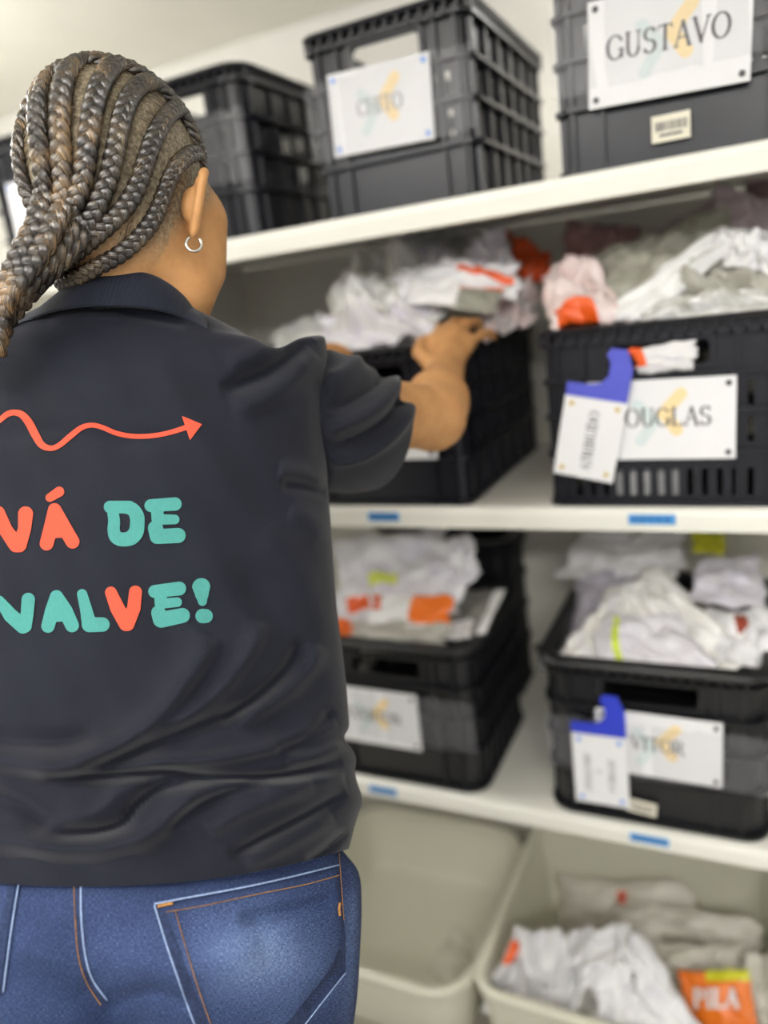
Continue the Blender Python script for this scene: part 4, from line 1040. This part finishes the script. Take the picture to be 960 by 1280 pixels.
# rows on the far side of the head, from the forehead over the left temple to the nape
for k, (a0, a1) in enumerate(((-.055, .06), (-.07, .02), (-.075, -.03))):
    pts, nrm = [], []
    for t in np.linspace(0, 1, 26):
        q = H(-.04 - .02 * k - .03 * math.sin(math.pi * t), (.07 - .035 * k) * (1 - t) - .1 * t ** 2 + .02 * math.sin(math.pi * t), .08 * (1 - t) - .075 * t)
        a, b = scalp_near(q); pts.append(a); nrm.append(b)
    pts = np.array(pts); nrm = np.array(nrm)
    for _ in range(3): pts[1:-1] = .25 * pts[:-2] + .5 * pts[1:-1] + .25 * pts[2:]
    add_braid(pts + nrm * .005, nrm, .018, M['hair_light'])
# loose plaits gathered at the nape and falling over the left shoulder
def tail(path, wd, mt, **k):
    pts = np.array([K(*q) for q in path]); pts = catmull(pts, 40); nr = np.tile(np.array([.1, -.25, -1.0]), (40, 1)); nr /= np.linalg.norm(nr, axis=1)[:, None]
    add_braid(pts, nr, wd, M[mt], taper0=.8, **k)
tail([(60, 236, .694), (51, 258, .686), (46, 280, .684), (33, 304, .684), (22, 328, .686), (8, 354, .69), (-4, 380, .70), (-12, 420, .71), (-18, 470, .715)], .021, 'hair_light', T=.034)
tail([(86, 250, .692), (75, 266, .684), (66, 284, .68), (57, 304, .68), (44, 326, .682), (26, 350, .684), (10, 372, .69), (2, 396, .70), (-6, 440, .71)], .020, 'hair_light', T=.034)
tail([(96, 262, .70), (90, 285, .694), (78, 305, .692), (62, 328, .694), (44, 346, .697), (24, 368, .70), (6, 392, .71), (0, 420, .715)], .021, 'hair', T=.034)
tail([(112, 272, .704), (102, 292, .699), (88, 312, .698), (70, 332, .702), (48, 352, .706), (24, 380, .712), (-2, 412, .72)], .020, 'hair', T=.033)
# fine hair combed from the partings into the rows
rs = random.Random(3); sv, sf_ = MB(), MB()
for a, b in zip(ROWPTS[:-1], ROWPTS[1:]):
    na, nb_ = len(a), len(b)
    for _ in range(330):
        t = rs.uniform(.05, .75); m_ = rs.uniform(.3, .7)
        A = a[int(t * (na - 1))]; Bq = b[int(min(1, max(0, t + rs.uniform(-.02, .02))) * (nb_ - 1))]
        if np.linalg.norm(A - Bq) > .055: continue
        mid = A * (1 - m_) + Bq * m_; tgt = A if m_ < .5 else Bq
        tgt2 = (a[min(na - 1, int(t * (na - 1)) + 2)] if m_ < .5 else b[min(nb_ - 1, int(t * (nb_ - 1)) + 2)])
        ln = []
        for q in np.linspace(0, 1, 5):
            c_, n_ = scalp_near(mid * (1 - q) + (tgt * (1 - q) + tgt2 * q) * q + 0)
            ln.append(c2w(c_ + n_ * (.0004 + .0016 * q)))
        (sv if rs.random() < .5 else sf_).tube(ln, .00024, 3, False)
for q, mm in ((sv, 'strand'), (sf_, 'strand_dark')):
    o = attach(q.obj('combed_hair', M[mm], None, True), hairset); o['kind'] = 'stuff'
# dark gathered mass under the plaits at the nape
def nape_sdf(p): return smin(smin(rcone(p, K(100, 240, .735), K(84, 292, .722), .020, .02), rcone(p, K(84, 292, .722), K(30, 360, .73), .020, .016), .02), rcone(p, K(60, 220, .735), K(60, 270, .722), .018, .016), .02)
nv, nf = sdf_mesh(nape_sdf, K(60, 300, .72) - .11, K(60, 300, .72) + .11, .004)
attach(mesh_obj('gathered_hair', c2w(nv), nf.tolist(), M['strand_dark'], None, True), hairset)

# ------------------------------------------------------------------ polo shirt
def ring_grid(keys, nr, nc, n_exp=2.3, kpow=2.2):
    """rows: (xl, xr, y_side, y_back, y_front, depth, t_back, t_front) in photograph pixels / metres"""
    R = catmull(np.array(keys, float), nr); ph = np.linspace(0, 2 * math.pi, nc, endpoint=False)
    c, s = np.cos(ph), np.sin(ph); e = 2 / n_exp
    cc = np.sign(c) * np.abs(c) ** e; ss_ = np.sign(s) * np.abs(s) ** e
    xl, xr, yl, yb, yf, d, tb, tf = [R[:, i][:, None] for i in range(8)]
    cx = (xl + xr) / 2; hw = (xr - xl) / 2
    px = cx + hw * cc; dep = d + np.where(ss_ < 0, ss_ * tb, ss_ * tf)
    w = np.abs(cc) ** kpow; py = yl * w + np.where(s < 0, yb, yf) * (1 - w)
    return px, py, dep, ss_ * np.ones_like(px), R
CXP = np.array([[340, 150], [430, 142], [600, 128], [800, 114], [1000, 105], [1110, 102], [1400, 104]], float)
cxa = lambda y: np.interp(y, CXP[:, 0], CXP[:, 1])
def row(xr, yl, yb, yf, d, tb, tf): c = cxa(yl); return (2 * c - xr, xr, yl, yb, yf, d, tb, tf)
TORSO = [row(226, 376, 346, 430, .850, .064, .06), row(258, 397, 356, 450, .853, .082, .075), row(305, 417, 374, 470, .858, .098, .09), row(350, 434, 398, 490, .862, .110, .10),
 row(398, 419, 430, 510, .863, .119, .105), row(409, 438, 474, 530, .863, .125, .11), row(411, 510, 534, 570, .860, .130, .12), row(409, 588, 600, 620, .855, .132, .13),
 row(414, 662, 668, 680, .848, .130, .135), row(420, 750, 752, 755, .840, .128, .14), row(431, 838, 836, 835, .832, .129, .145), row(436, 896, 898, 896, .826, .133, .145),
 row(440, 948, 956, 945, .820, .139, .145), row(449, 1000, 1018, 985, .815, .146, .145), row(441, 1042, 1072, 1020, .812, .150, .145), row(436, 1061, 1108, 1045, .810, .152, .145)]
px, py, dep, sgn, R = ring_grid(TORSO, 300, 420)
py = py + 14 * np.exp(-((px - 346) / 22) ** 2) * np.exp(-((py - 424) / 22) ** 2)
zf = lambda l: [(a / 2.087, 760 + b / 2.087) for a, b in l]; za = lambda l: [(220 + a / 2.824, 320 + b / 2.824) for a, b in l]
FOLDS = [ # (polyline in photo pixels, amplitude in metres (+ towards the viewer), half width px above, half width px below)
 (zf([(-60, 395), (60, 412), (160, 420), (260, 385), (350, 335), (420, 275), (480, 205), (530, 130), (560, 80)]), .0085, 24, 12),
 (zf([(-60, 340), (60, 350), (160, 352), (250, 330)]), -.004, 18, 14),
 (zf([(210, 425), (330, 385), (450, 330), (560, 290), (640, 250)]), -.0055, 12, 12),
 (zf([(380, 350), (480, 290), (580, 210), (650, 120), (690, 40)]), .006, 14, 12),
 (zf([(570, 298), (660, 240), (740, 165), (790, 80)]), -.006, 10, 10),
 (zf([(620, 300), (720, 240), (800, 170), (840, 100)]), .006, 12, 12),
 (zf([(300, 425), (420, 405), (560, 395), (690, 370), (800, 335), (880, 300)]), .0055, 14, 8),
 (zf([(120, 445), (260, 440), (420, 428), (540, 440), (680, 442), (780, 428), (890, 400)]), -.0075, 8, 10),
 (zf([(720, 372), (790, 345), (845, 300), (860, 262)]), -.005, 9, 9),
 (zf([(740, 400), (830, 385), (900, 355)]), .005, 10, 8),
 (zf([(560, 460), (700, 462), (800, 455), (900, 440)]), .006, 8, 14),
 (zf([(150, 588), (250, 582), (320, 560), (360, 510), (430, 465), (560, 448)]), -.007, 9, 9),
 (zf([(150, 560), (250, 530), (310, 480), (380, 450)]), .004, 14, 12),
 (zf([(-60, 600), (80, 620), (220, 632), (350, 610), (430, 560), (500, 500), (580, 470)]), .0075, 18, 16),
 (zf([(440, 580), (520, 515), (620, 475), (700, 462)]), -.006, 9, 9),
 (zf([(540, 590), (620, 540), (720, 500), (820, 470)]), .005, 14, 12),
 (zf([(600, 645), (700, 592), (800, 540), (900, 480)]), -.006, 10, 10),
 (zf([(640, 670), (760, 610), (870, 550)]), .0045, 14, 12),
 (zf([(800, 665), (850, 630), (910, 580)]), -.005, 9, 9),
 (zf([(-50, 470), (60, 520), (130, 575)]), -.004, 16, 16),
 (za([(160, 480), (250, 445), (330, 410), (420, 345), (480, 290)]), -.0065, 14, 12),
 (za([(200, 545), (320, 500), (420, 430), (500, 350)]), .0055, 18, 16),
 (za([(180, 390), (280, 340), (370, 300)]), .004, 16, 14),
 (za([(360, 760), (440, 770), (530, 800)]), .005, 14, 8),
 (za([(370, 810), (450, 815), (540, 845)]), -.005, 9, 10),
 (za([(400, 900), (480, 930), (530, 1000)]), .003, 14, 14),
 ([(150, 392), (190, 398), (235, 406)], -.003, 7, 7), ([(60, 402), (110, 395), (160, 400)], .0025, 8, 8),
 ([(-20, 545), (60, 540), (140, 552), (220, 545)], -.002, 18, 18), ([(-20, 500), (80, 495), (160, 505)], .0015, 24, 24),
 ([(330, 660), (380, 720), (412, 800)], .003, 20, 20), ([(300, 720), (360, 800), (400, 870)], -.002, 22, 22), ([(394, 470), (400, 520), (400, 580)], -.002, 12, 12),
]
def fold_field(x, y, folds):
    z = np.zeros_like(x)
    for pl, amp, wa, wb in folds:
        pl = smooth_poly(pl, 6) if len(pl) > 2 else pl
        x0, x1 = min(p[0] for p in pl) - 60, max(p[0] for p in pl) + 60; y0, y1 = min(p[1] for p in pl) - 60, max(p[1] for p in pl) + 60
        m_ = (x > x0) & (x < x1) & (y > y0) & (y < y1)
        if not m_.any(): continue
        xm, ym = x[m_], y[m_]; d, t = seg_dist(xm, ym, pl)
        xs_ = np.array([p[0] for p in pl]); ys_ = np.array([p[1] for p in pl]); o = np.argsort(xs_)
        below = ym > np.interp(xm, xs_[o], ys_[o]); w = np.where(below, wb, wa) * (.78 if amp < 0 else .92)
        z[m_] += 2.2 * amp * np.exp(-(d / w) ** 2) * np.clip(np.minimum(t, 1 - t) / .18, 0, 1) ** .7
    return z
back = np.clip(-sgn / .25, 0, 1)
fz = fold_field(px, py, FOLDS) * back
wob = .0012 * np.sin(px * .035 + py * .02) * np.sin(py * .028 - px * .012) + .0008 * np.sin(px * .09 - py * .05)
dep2 = dep - fz - wob * back
# silhouette folds on the flank
px2 = px + np.where(px > cxa(py), 1, -1) * (np.abs(sgn) < .6) * (5 * np.exp(-((py - 948) / 12) ** 2) - 8 * np.exp(-((py - 922) / 9) ** 2) + 4 * np.exp(-((py - 1000) / 16) ** 2)) * (1 - np.abs(sgn) / .6)
SV = P(px2, py, dep2); nr, nc = px.shape
# inner layer turned under at the hem
inner = P(px2[-1] * .985 + cxa(1090) * .015, py[-1] - 2, dep2[-1] + np.where(sgn[-1] < 0, .004, -.004)); inner2 = P(px2[-26], py[-26], dep2[-26] + np.where(sgn[-26] < 0, .006, -.006))
SV = np.concatenate([SV.reshape(-1, 3), inner, inner2]); SF = grid_faces(nr + 2, nc)
shirt = attach(mesh_obj('polo_shirt', SV, SF, M['shirt'], None, True)); shirt['label'] = 'navy pique polo shirt with printed back'
bvh_shirt = BVHTree.FromPolygons(SV.tolist(), SF)
# stitched hem line
def on_shirt(pts, bvh, lift=.001):
    out = []
    for a, b in pts:
        d = c2w(K(a, b, 1.0)) - CAM; d /= np.linalg.norm(d); h = bvh.ray_cast(Vector(CAM), Vector(d))
        if h[0] is not None: out.append(np.array(h[0]) - d * lift)
    return out
# sleeves
def sleeve(c0, c1, r0, r1, folds, right):
    n, k = 70, 96; ax = _n(c1 - c0); up = np.array([0, -1, 0.0])
    t = np.linspace(0, 1, n)[:, None]; ph = np.linspace(0, 2 * math.pi, k, endpoint=False)[None]
    axs = (1 - t) * np.array([1.0 if right else -1.0, 0, 0.0]) + t * ax; axs /= np.linalg.norm(axs, axis=1)[:, None]
    ups = up - axs * (axs @ up)[:, None]; ups /= np.linalg.norm(ups, axis=1)[:, None]; sds = np.cross(axs, ups)
    sd = sds[:, None, :]; up = ups[:, None, :]
    sm_ = np.clip(t / .28, 0, 1); sm_ = sm_ * sm_ * (3 - 2 * sm_)
    rad = (r0 + (r1 - r0) * t + .005 * np.sin(t * math.pi)) * (.70 + .30 * sm_) + .0 * ph
    sag = .012 * t * np.clip(-np.sin(ph), 0, 1)
    V = c0 + (c1 - c0) * t[..., None] + (rad * np.cos(ph))[..., None] * sd * .96 + ((rad + sag) * np.sin(ph))[..., None] * up * 1.02
    qx, qy, qd = V[..., 0] / V[..., 2] * FP + 480, V[..., 1] / V[..., 2] * FP + 640, V[..., 2]
    f = fold_field(qx, qy, folds); nrm = np.cos(ph)[..., None] * sd + np.sin(ph)[..., None] * up
    face = np.clip(-(nrm * _n(c0)).sum(-1) * 2 + .3, 0, 1)
    V = V + nrm * (f * face)[..., None]
    V2 = np.concatenate([V, (V[-1] - nrm[-1] * .003)[None], (V[-14] - nrm[-14] * .006)[None]])
    o = attach(mesh_obj('sleeve', c2w(V2.reshape(-1, 3)), grid_faces(n + 2, k), M['shirt'], None, True), shirt)
    o.matrix_parent_inverse = Matrix.Identity(4)
    rim = V[-6]
    return o
zs4 = lambda l: [(320 + a / 2.667, 240 + b / 2.667) for a, b in l]
SFOLD = [(zs4([(225, 800), (300, 772), (380, 735), (440, 680), (465, 620)]), .008, 10, 9), (zs4([(240, 860), (330, 835), (420, 780), (480, 715), (500, 650)]), -.006, 9, 9), (zs4([(240, 890), (350, 868), (450, 800), (520, 700)]), .007, 10, 10),
 (zs4([(230, 720), (310, 690), (390, 640), (430, 600)]), -.006, 10, 10), (zs4([(230, 640), (300, 610), (350, 560)]), .005, 12, 12)]
sleeve(K(386, 520, .868), K(462, 535, .972), .079, .067, SFOLD, True)
sleeve(K(-92, 508, .878), K(40, 545, 1.02), .088, .068, [], False)
# armhole seam
seam = on_shirt([(404, 432), (408, 460), (409, 500), (408, 540), (406, 575)], bvh_shirt, .0006)
# collar: fold-over leaf and stand
COLTOP = [(51, 249, 399, 338, 452, .850, .082, .07)]
def collar(rows, n, nm, mat, th_, hug=False):
    q, y, dp, sg, _ = ring_grid(rows, n, 220, 2.5, 2.5)
    if hug:
        for i in range(q.shape[0]):
            for j in range(q.shape[1]):
                if sg[i, j] >= 0: continue
                d_ = K(q[i, j], y[i, j], 1.0); L_ = np.linalg.norm(d_); h_ = bvh_shirt.ray_cast(Vector(CAM), Vector(c2w(d_) - CAM))
                if h_[0] is not None: dp[i, j] = min(dp[i, j], h_[3] / L_ - .005)
    a = P(q, y, dp); b = P(150 + (q - 150) * (1 - th_ * 9), y + 1, dp + np.where(sg < 0, th_, -th_))
    v = np.concatenate([a, b[::-1]]).reshape(-1, 3); f = grid_faces(2 * n, 220); m0 = (2 * n - 1) * 220
    f += [[m0 + j, m0 + (j + 1) % 220, (j + 1) % 220, j] for j in range(220)]
    u = np.tile(np.linspace(0, 1, 220, endpoint=False), (2 * n, 1)); vv = np.repeat(np.linspace(0, 1, 2 * n)[:, None], 220, 1)
    o = attach(mesh_obj(nm, v, f, mat, None, True, np.stack([u, vv], -1).reshape(-1, 2)), shirt); return o
collar([(54, 246, 396, 341, 450, .850, .100, .07), (48, 252, 397, 337.5, 452, .850, .106, .074), (40, 255, 399, 341, 456, .850, .111, .08), (26, 258, 403, 358, 462, .851, .117, .088), (10, 260, 412, 382, 470, .852, .121, .095)], 26, 'collar_leaf', M['rib'], .003, True)
collar([(58, 240, 402, 345, 452, .850, .094, .064), (48, 246, 405, 362, 462, .851, .098, .072), (42, 252, 408, 384, 474, .852, .100, .08)], 12, 'collar_stand', M['rib'], .002)

# printed back
Z = lambda a, b: (a / 3, 480 + b / 3)
SM = lambda l: [tuple(q) for q in catmull(np.array(l, float), 40)]
def prt(name, strokes, mat, label=None):
    o = drape(name, strokes, Z, bvh_shirt, M[mat], None, 2.4, 45, .0011, label); attach(o, shirt); return o
prt('printed_letter', [[(-6, 482, 24), (20, 545, 26), (60, 603, 28)], [(96, 487, 28), (92, 545, 24), (72, 603, 28)]], 'coral')
prt('printed_letter', [[(205, 472, 25), (190, 540, 26), (175, 598, 26)], [(205, 472, 25), (242, 540, 26), (272, 591, 26)], [(185, 562, 17), (250, 558, 17)], [(187, 426, 16), (222, 404, 19)]], 'coral')
prt('printed_letter', [[(412, 461, 23), (485, 462, 24)], SM([(470, 462, 24), (497, 470, 25), (513, 495, 27), (515, 525, 27), (510, 555, 28), (493, 576, 28), (470, 583, 26)]), SM([(424, 485, 21), (428, 515, 22), (426, 548, 23), (434, 572, 25), (452, 582, 26), (475, 583, 26)])], 'teal')
prt('printed_letter', [[(566, 456, 24), (656, 450, 25)], [(590, 470, 24), (590, 505, 22)], [(590, 508, 20), (655, 508, 18)], [(583, 540, 28), (590, 570, 29)], [(590, 572, 28), (668, 568, 28)]], 'teal')
prt('printed_letter', [[(-2, 812, 18), (40, 868, 27), (86, 908, 28)], [(106, 808, 25), (102, 860, 24), (92, 906, 27)]], 'teal')
prt('printed_letter', [[(212, 798, 25), (195, 850, 26), (180, 908, 25)], [(212, 798, 25), (245, 850, 27), (270, 905, 26)], [(190, 876, 17), (258, 872, 17)]], 'teal')
prt('printed_letter', [[(308, 788, 19), (324, 850, 23), (335, 902, 28)], [(335, 903, 28), (384, 902, 27)]], 'teal')
prt('printed_letter', [[(416, 782, 22), (440, 840, 27), (472, 900, 26)], [(508, 780, 24), (502, 840, 25), (478, 900, 26)]], 'coral')
prt('printed_letter', [[(580, 778, 24), (672, 767, 26)], [(602, 788, 24), (602, 822, 22)], [(602, 824, 19), (664, 818, 18)], [(594, 858, 27), (604, 882, 31)], [(606, 884, 30), (684, 868, 28)]], 'teal')
prt('printed_letter', [[(755, 762, 34), (757, 790, 25), (759, 815, 17)], [(760, 870, 27), (772, 870, 26)]], 'teal')
aw = [(-30, 160, 9), (0, 135, 10), (28, 113, 11), (55, 107, 11), (82, 115, 13), (108, 145, 15), (132, 190, 15), (156, 228, 13), (190, 241, 10), (222, 230, 10), (262, 197, 11), (305, 164, 10), (345, 154, 9), (385, 163, 9), (435, 184, 9), (490, 195, 9), (545, 196, 9), (600, 190, 9), (650, 178, 9), (700, 162, 10)]
aw = [tuple(q) for q in catmull(np.array(aw, float), 90)]
prt('printed_arrow', [aw, ('poly', [(690, 128), (750, 153), (714, 200)], 5)], 'coral')

# ------------------------------------------------------------------ jeans
def jrow(xr, yl, yb, yf, d, tb, tf): c = 103; return (2 * c - xr, xr, yl, yb, yf, d, tb, tf)
JE = [jrow(412, 1030, 1050, 1000, .812, .115, .12), jrow(428, 1062, 1088, 1030, .811, .134, .125), jrow(448, 1090, 1120, 1060, .810, .152, .135), jrow(452, 1130, 1165, 1100, .809, .162, .135), jrow(450, 1190, 1220, 1150, .809, .166, .13), jrow(446, 1250, 1280, 1210, .810, .162, .125), jrow(436, 1320, 1350, 1280, .815, .145, .12), jrow(424, 1400, 1420, 1360, .825, .12, .11)]
px, py, dep, sgn, R = ring_grid(JE, 150, 360, 2.25, 2.4)
bk = np.clip(-sgn / .3, 0, 1)
SEAM = [(97, 1100), (99, 1150), (104, 1195), (113, 1225), (132, 1250), (150, 1290), (160, 1350), (165, 1400)]
cl, tpar = seg_dist(px, py, smooth_poly(SEAM, 8))
cleft = -.030 * np.exp(-(cl / 38) ** 2) * np.clip((py - 1150) / 140, 0, 1)
JF = [([(150, 1195), (230, 1215), (330, 1190)], .003, 30, 30), ([(300, 1150), (360, 1140), (420, 1120)], -.004, 12, 12), ([(380, 1260), (420, 1215), (436, 1180)], -.004, 12, 12), ([(20, 1180), (70, 1200), (110, 1230)], .003, 20, 20), ([(130, 1260), (190, 1240), (240, 1260)], -.003, 14, 14)]
jf = fold_field(px, py, JF)
JV = P(px, py, dep - (cleft + jf) * bk).reshape(-1, 3); nj = len(JV); JFc = grid_faces(*px.shape) + [list(range((px.shape[0] - 1) * px.shape[1], px.shape[0] * px.shape[1]))]
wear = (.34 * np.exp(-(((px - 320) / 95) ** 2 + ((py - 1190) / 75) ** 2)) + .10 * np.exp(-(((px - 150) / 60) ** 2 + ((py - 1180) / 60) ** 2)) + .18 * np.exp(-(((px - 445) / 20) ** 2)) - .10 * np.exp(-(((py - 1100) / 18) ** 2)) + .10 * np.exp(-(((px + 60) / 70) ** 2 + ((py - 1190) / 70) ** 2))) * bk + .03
ux = np.stack([px / 960, py / 1280], -1).reshape(-1, 2) * 3
wear = wear.reshape(-1)
# legs, straight down to the shoes
legs_v, legs_f, n0 = [JV], list(JFc), nj
extra = 0
for sx in (-1, 1):
    top = K(103 + sx * 150, 1265, .806); zw = c2w(top)[2]; rows = []
    for t in np.linspace(0, 1, 14):
        c_ = c2w(top + DOWN * (zw - .05) * t); r_ = .075 + .065 * (1 - t) ** 1.1 + .01 * math.sin(t * 5) * (1 - t)
        rows.append([c_ + np.array([math.cos(a) * r_, math.sin(a) * r_ * 1.08, 0]) for a in np.linspace(0, 2 * math.pi, 28, endpoint=False)])
    legs_v.append(np.array(rows).reshape(-1, 3)); f = grid_faces(14, 28, True, True); legs_f += [[i + n0 for i in q] for q in f]; n0 += 14 * 28; extra += 14 * 28
jv = np.concatenate(legs_v); juv = np.concatenate([ux, np.stack([jv[nj:, 0] + jv[nj:, 1], jv[nj:, 2]], -1) * 3])
jeans = attach(mesh_obj('jeans', jv, legs_f, M['denim'], None, True, juv)); jeans['label'] = 'faded blue denim jeans with stitched back pockets'
a_ = jeans.data.attributes.new('wear', 'FLOAT', 'POINT'); a_.data.foreach_set('value', np.concatenate([wear, np.full(extra, .1)]).astype(np.float32))
bvh_j = BVHTree.FromPolygons(jv.tolist(), legs_f)
def jline(pts, r, mat, name, lift=.0008, dash=0):
    pl = smooth_poly(pts, 10); ws = on_shirt(pl, bvh_j, lift); mb = MB()
    if len(ws) < 3: return
    if dash:
        s = np.array(ws)
        for k in range(0, len(s) - 1): 
            a, b = s[k], s[k + 1]; mb.tube([tuple(a), tuple(a + (b - a) * .62)], r, 5)
        o = attach(mb.obj(name, mat, None, True), jeans); o['kind'] = 'stuff'
    else: attach(mb.tube([tuple(q) for q in ws], r, 6).obj(name, mat, None, True), jeans)
def dense(pts, step):
    pts = np.array(smooth_poly(pts, 20)); s = np.concatenate([[0], np.cumsum(np.linalg.norm(np.diff(pts, axis=0), axis=1))]); n = max(3, int(s[-1] / step))
    q = np.linspace(0, s[-1], n); return [(np.interp(v, s, pts[:, 0]), np.interp(v, s, pts[:, 1])) for v in q]
def pocket(poly, name='back_pocket'):
    """patch of denim laid on the seat of the jeans"""
    poly = np.array(poly, float); x0, y0 = poly.min(0); x1, y1 = poly.max(0); st = 4.0
    gx = np.arange(x0, x1 + st, st); gy = np.arange(y0, y1 + st, st); X, Y = np.meshgrid(gx, gy, indexing='ij')
    def inside(x, y):
        c = np.zeros(x.shape, bool); n = len(poly)
        for i in range(n):
            ax, ay = poly[i]; bx, by = poly[(i + 1) % n]
            w = ((ay > y) != (by > y)) & (x < (bx - ax) * (y - ay) / (by - ay + 1e-12) + ax); c ^= w
        return c
    pl = np.concatenate([poly, poly[:1]]).tolist(); d, _ = seg_dist(X, Y, pl); D = np.where(inside(X, Y), -d, d)
    verts, vid, faces = [], {}, []
    def vert(k, p):
        if k not in vid: vid[k] = len(verts); verts.append(p)
        return vid[k]
    for i in range(len(gx) - 1):
        for j in range(len(gy) - 1):
            cs = [(i, j), (i + 1, j), (i + 1, j + 1), (i, j + 1)]; q = []
            if all(D[c_] >= 0 for c_ in cs): continue
            for k in range(4):
                a, b = cs[k], cs[(k + 1) % 4]
                if D[a] < 0: q.append(vert(a, (gx[a[0]], gy[a[1]], D[a])))
                if (D[a] < 0) != (D[b] < 0):
                    t = D[a] / (D[a] - D[b]); q.append(vert((min(a, b), max(a, b)), (gx[a[0]] + t * (gx[b[0]] - gx[a[0]]), gy[a[1]] + t * (gy[b[1]] - gy[a[1]]), 0)))
            if len(q) >= 3: faces.append(q)
    out, uv, wr = [], [], []
    for a, b, dd in verts:
        w = on_shirt([(a, b)], bvh_j, .0006 + .0016 * min(1, -dd / 4))
        out.append(w[0] if w else P(a, b, .65)); uv.append((a / 960 * 3, b / 1280 * 3)); wr.append(.06 + .36 * math.exp(-(((a - 330) / 80) ** 2 + ((b - 1195) / 60) ** 2)) - .16 * math.exp(-((-dd) / 7) ** 2))
    o = attach(mesh_obj(name, np.array(out), faces, M['denim'], None, True, np.array(uv)), jeans)
    at_ = o.data.attributes.new('wear', 'FLOAT', 'POINT'); at_.data.foreach_set('value', np.array(wr, np.float32)); return o
RP = [(193, 1130), (240, 1122), (300, 1111), (360, 1098), (424, 1082), (428, 1130), (432, 1172), (432, 1216), (405, 1250), (366, 1300), (300, 1345), (268, 1330), (252, 1300), (240, 1272), (225, 1230), (208, 1180)]
pocket(RP)
LPk = [(24, 1101), (-20, 1090), (-90, 1076), (-180, 1060), (-200, 1150), (-205, 1216), (-140, 1300), (-40, 1320), (-12, 1260), (4, 1240), (9, 1200), (16, 1150)]
pocket(LPk)
jline([(193, 1131), (208, 1180), (225, 1230), (240, 1272), (256, 1310)], .0009, M['thread_w'], 'pocket_edge', .0026)
jline([(24, 1101), (16, 1150), (9, 1200), (4, 1240)], .0009, M['thread_w'], 'pocket_edge', .0026)
jline([(193, 1130), (240, 1121), (300, 1110), (360, 1097), (424, 1081)], .0009, M['thread_w'], 'pocket_edge', .0026)
jline([(432, 1216), (405, 1250), (366, 1300)], .0009, M['thread_w'], 'pocket_edge', .0026)
jline([(101, 1100), (102, 1150), (107, 1195), (116, 1225), (134, 1250)], .001, M['thread_w'], 'centre_seam', .0006)
for pts in ([(208, 1140), (260, 1131), (320, 1118), (380, 1106), (424, 1094)], [(219, 1138), (231, 1180), (246, 1230), (262, 1276), (272, 1300)], [(424, 1066), (427, 1110), (430, 1150)]):
    jline(dense(pts, 5.0), .00045, M['thread_o'], 'stitching', .0032, 1)
def jband(strokes, lift):
    o = drape('seam_band', strokes, lambda a, b: (a, b), bvh_j, M['denim_dark'], None, 2.0, 14, lift); attach(o, jeans)
jband([[(96, 1098, 5), (98, 1150, 5), (103, 1195, 5.5), (112, 1227, 5), (130, 1254, 4)]], .0005)
jband([[(203, 1142, 4), (216, 1180, 6), (232, 1228, 7), (248, 1272, 8), (262, 1305, 8)]], .0026)
jband([[(425, 1190, 3), (421, 1212, 7), (402, 1240, 9), (372, 1280, 11), (350, 1305, 11)]], .0026)
jband([[(14, 1110, 4), (6, 1150, 5), (-1, 1200, 6), (-6, 1240, 6)]], .0026)
jband([[(4, 1096, 3), (18, 1101, 3)]], .0027)
jline(dense([(92, 1100), (94, 1150), (98, 1195), (108, 1228), (126, 1256)], 5.5), .0005, M['thread_o'], 'stitching', .0008, 1)
for pts in ([(197, 1133), (206, 1131), (216, 1129)], [(2, 1092), (12, 1095), (20, 1099)], [(425, 1128), (424, 1136), (425, 1144)]):
    jline(pts, .0014, M['thread_o'], 'bartack', .0032)
for sx in (0, 1):
    ft = c2w(FOOT[sx]); mb = MB(); hz = c2w(FOOT[sx] + HW * 0)[:2]
    # simple trainer: loft of rings from heel to toe
    rows = []
    for t, w, hgt in ((0, .02, .03), (.03, .036, .07), (.12, .04, .1), (.45, .045, .075), (.75, .048, .05), (.95, .036, .035), (1, .01, .02)):
        yc = ft[1] - .09 + .26 * t
        rows.append([(ft[0] + w * math.cos(a), yc, max(.001, .001 + hgt * .5 + hgt * .5 * math.sin(a))) for a in np.linspace(0, 2 * math.pi, 14, endpoint=False)])
    v = np.array(rows).reshape(-1, 3); f = grid_faces(7, 14) + [list(range(14))[::-1], list(range(84, 98))]
    attach(mesh_obj('shoe', v, f, M['shoe'], None, True))
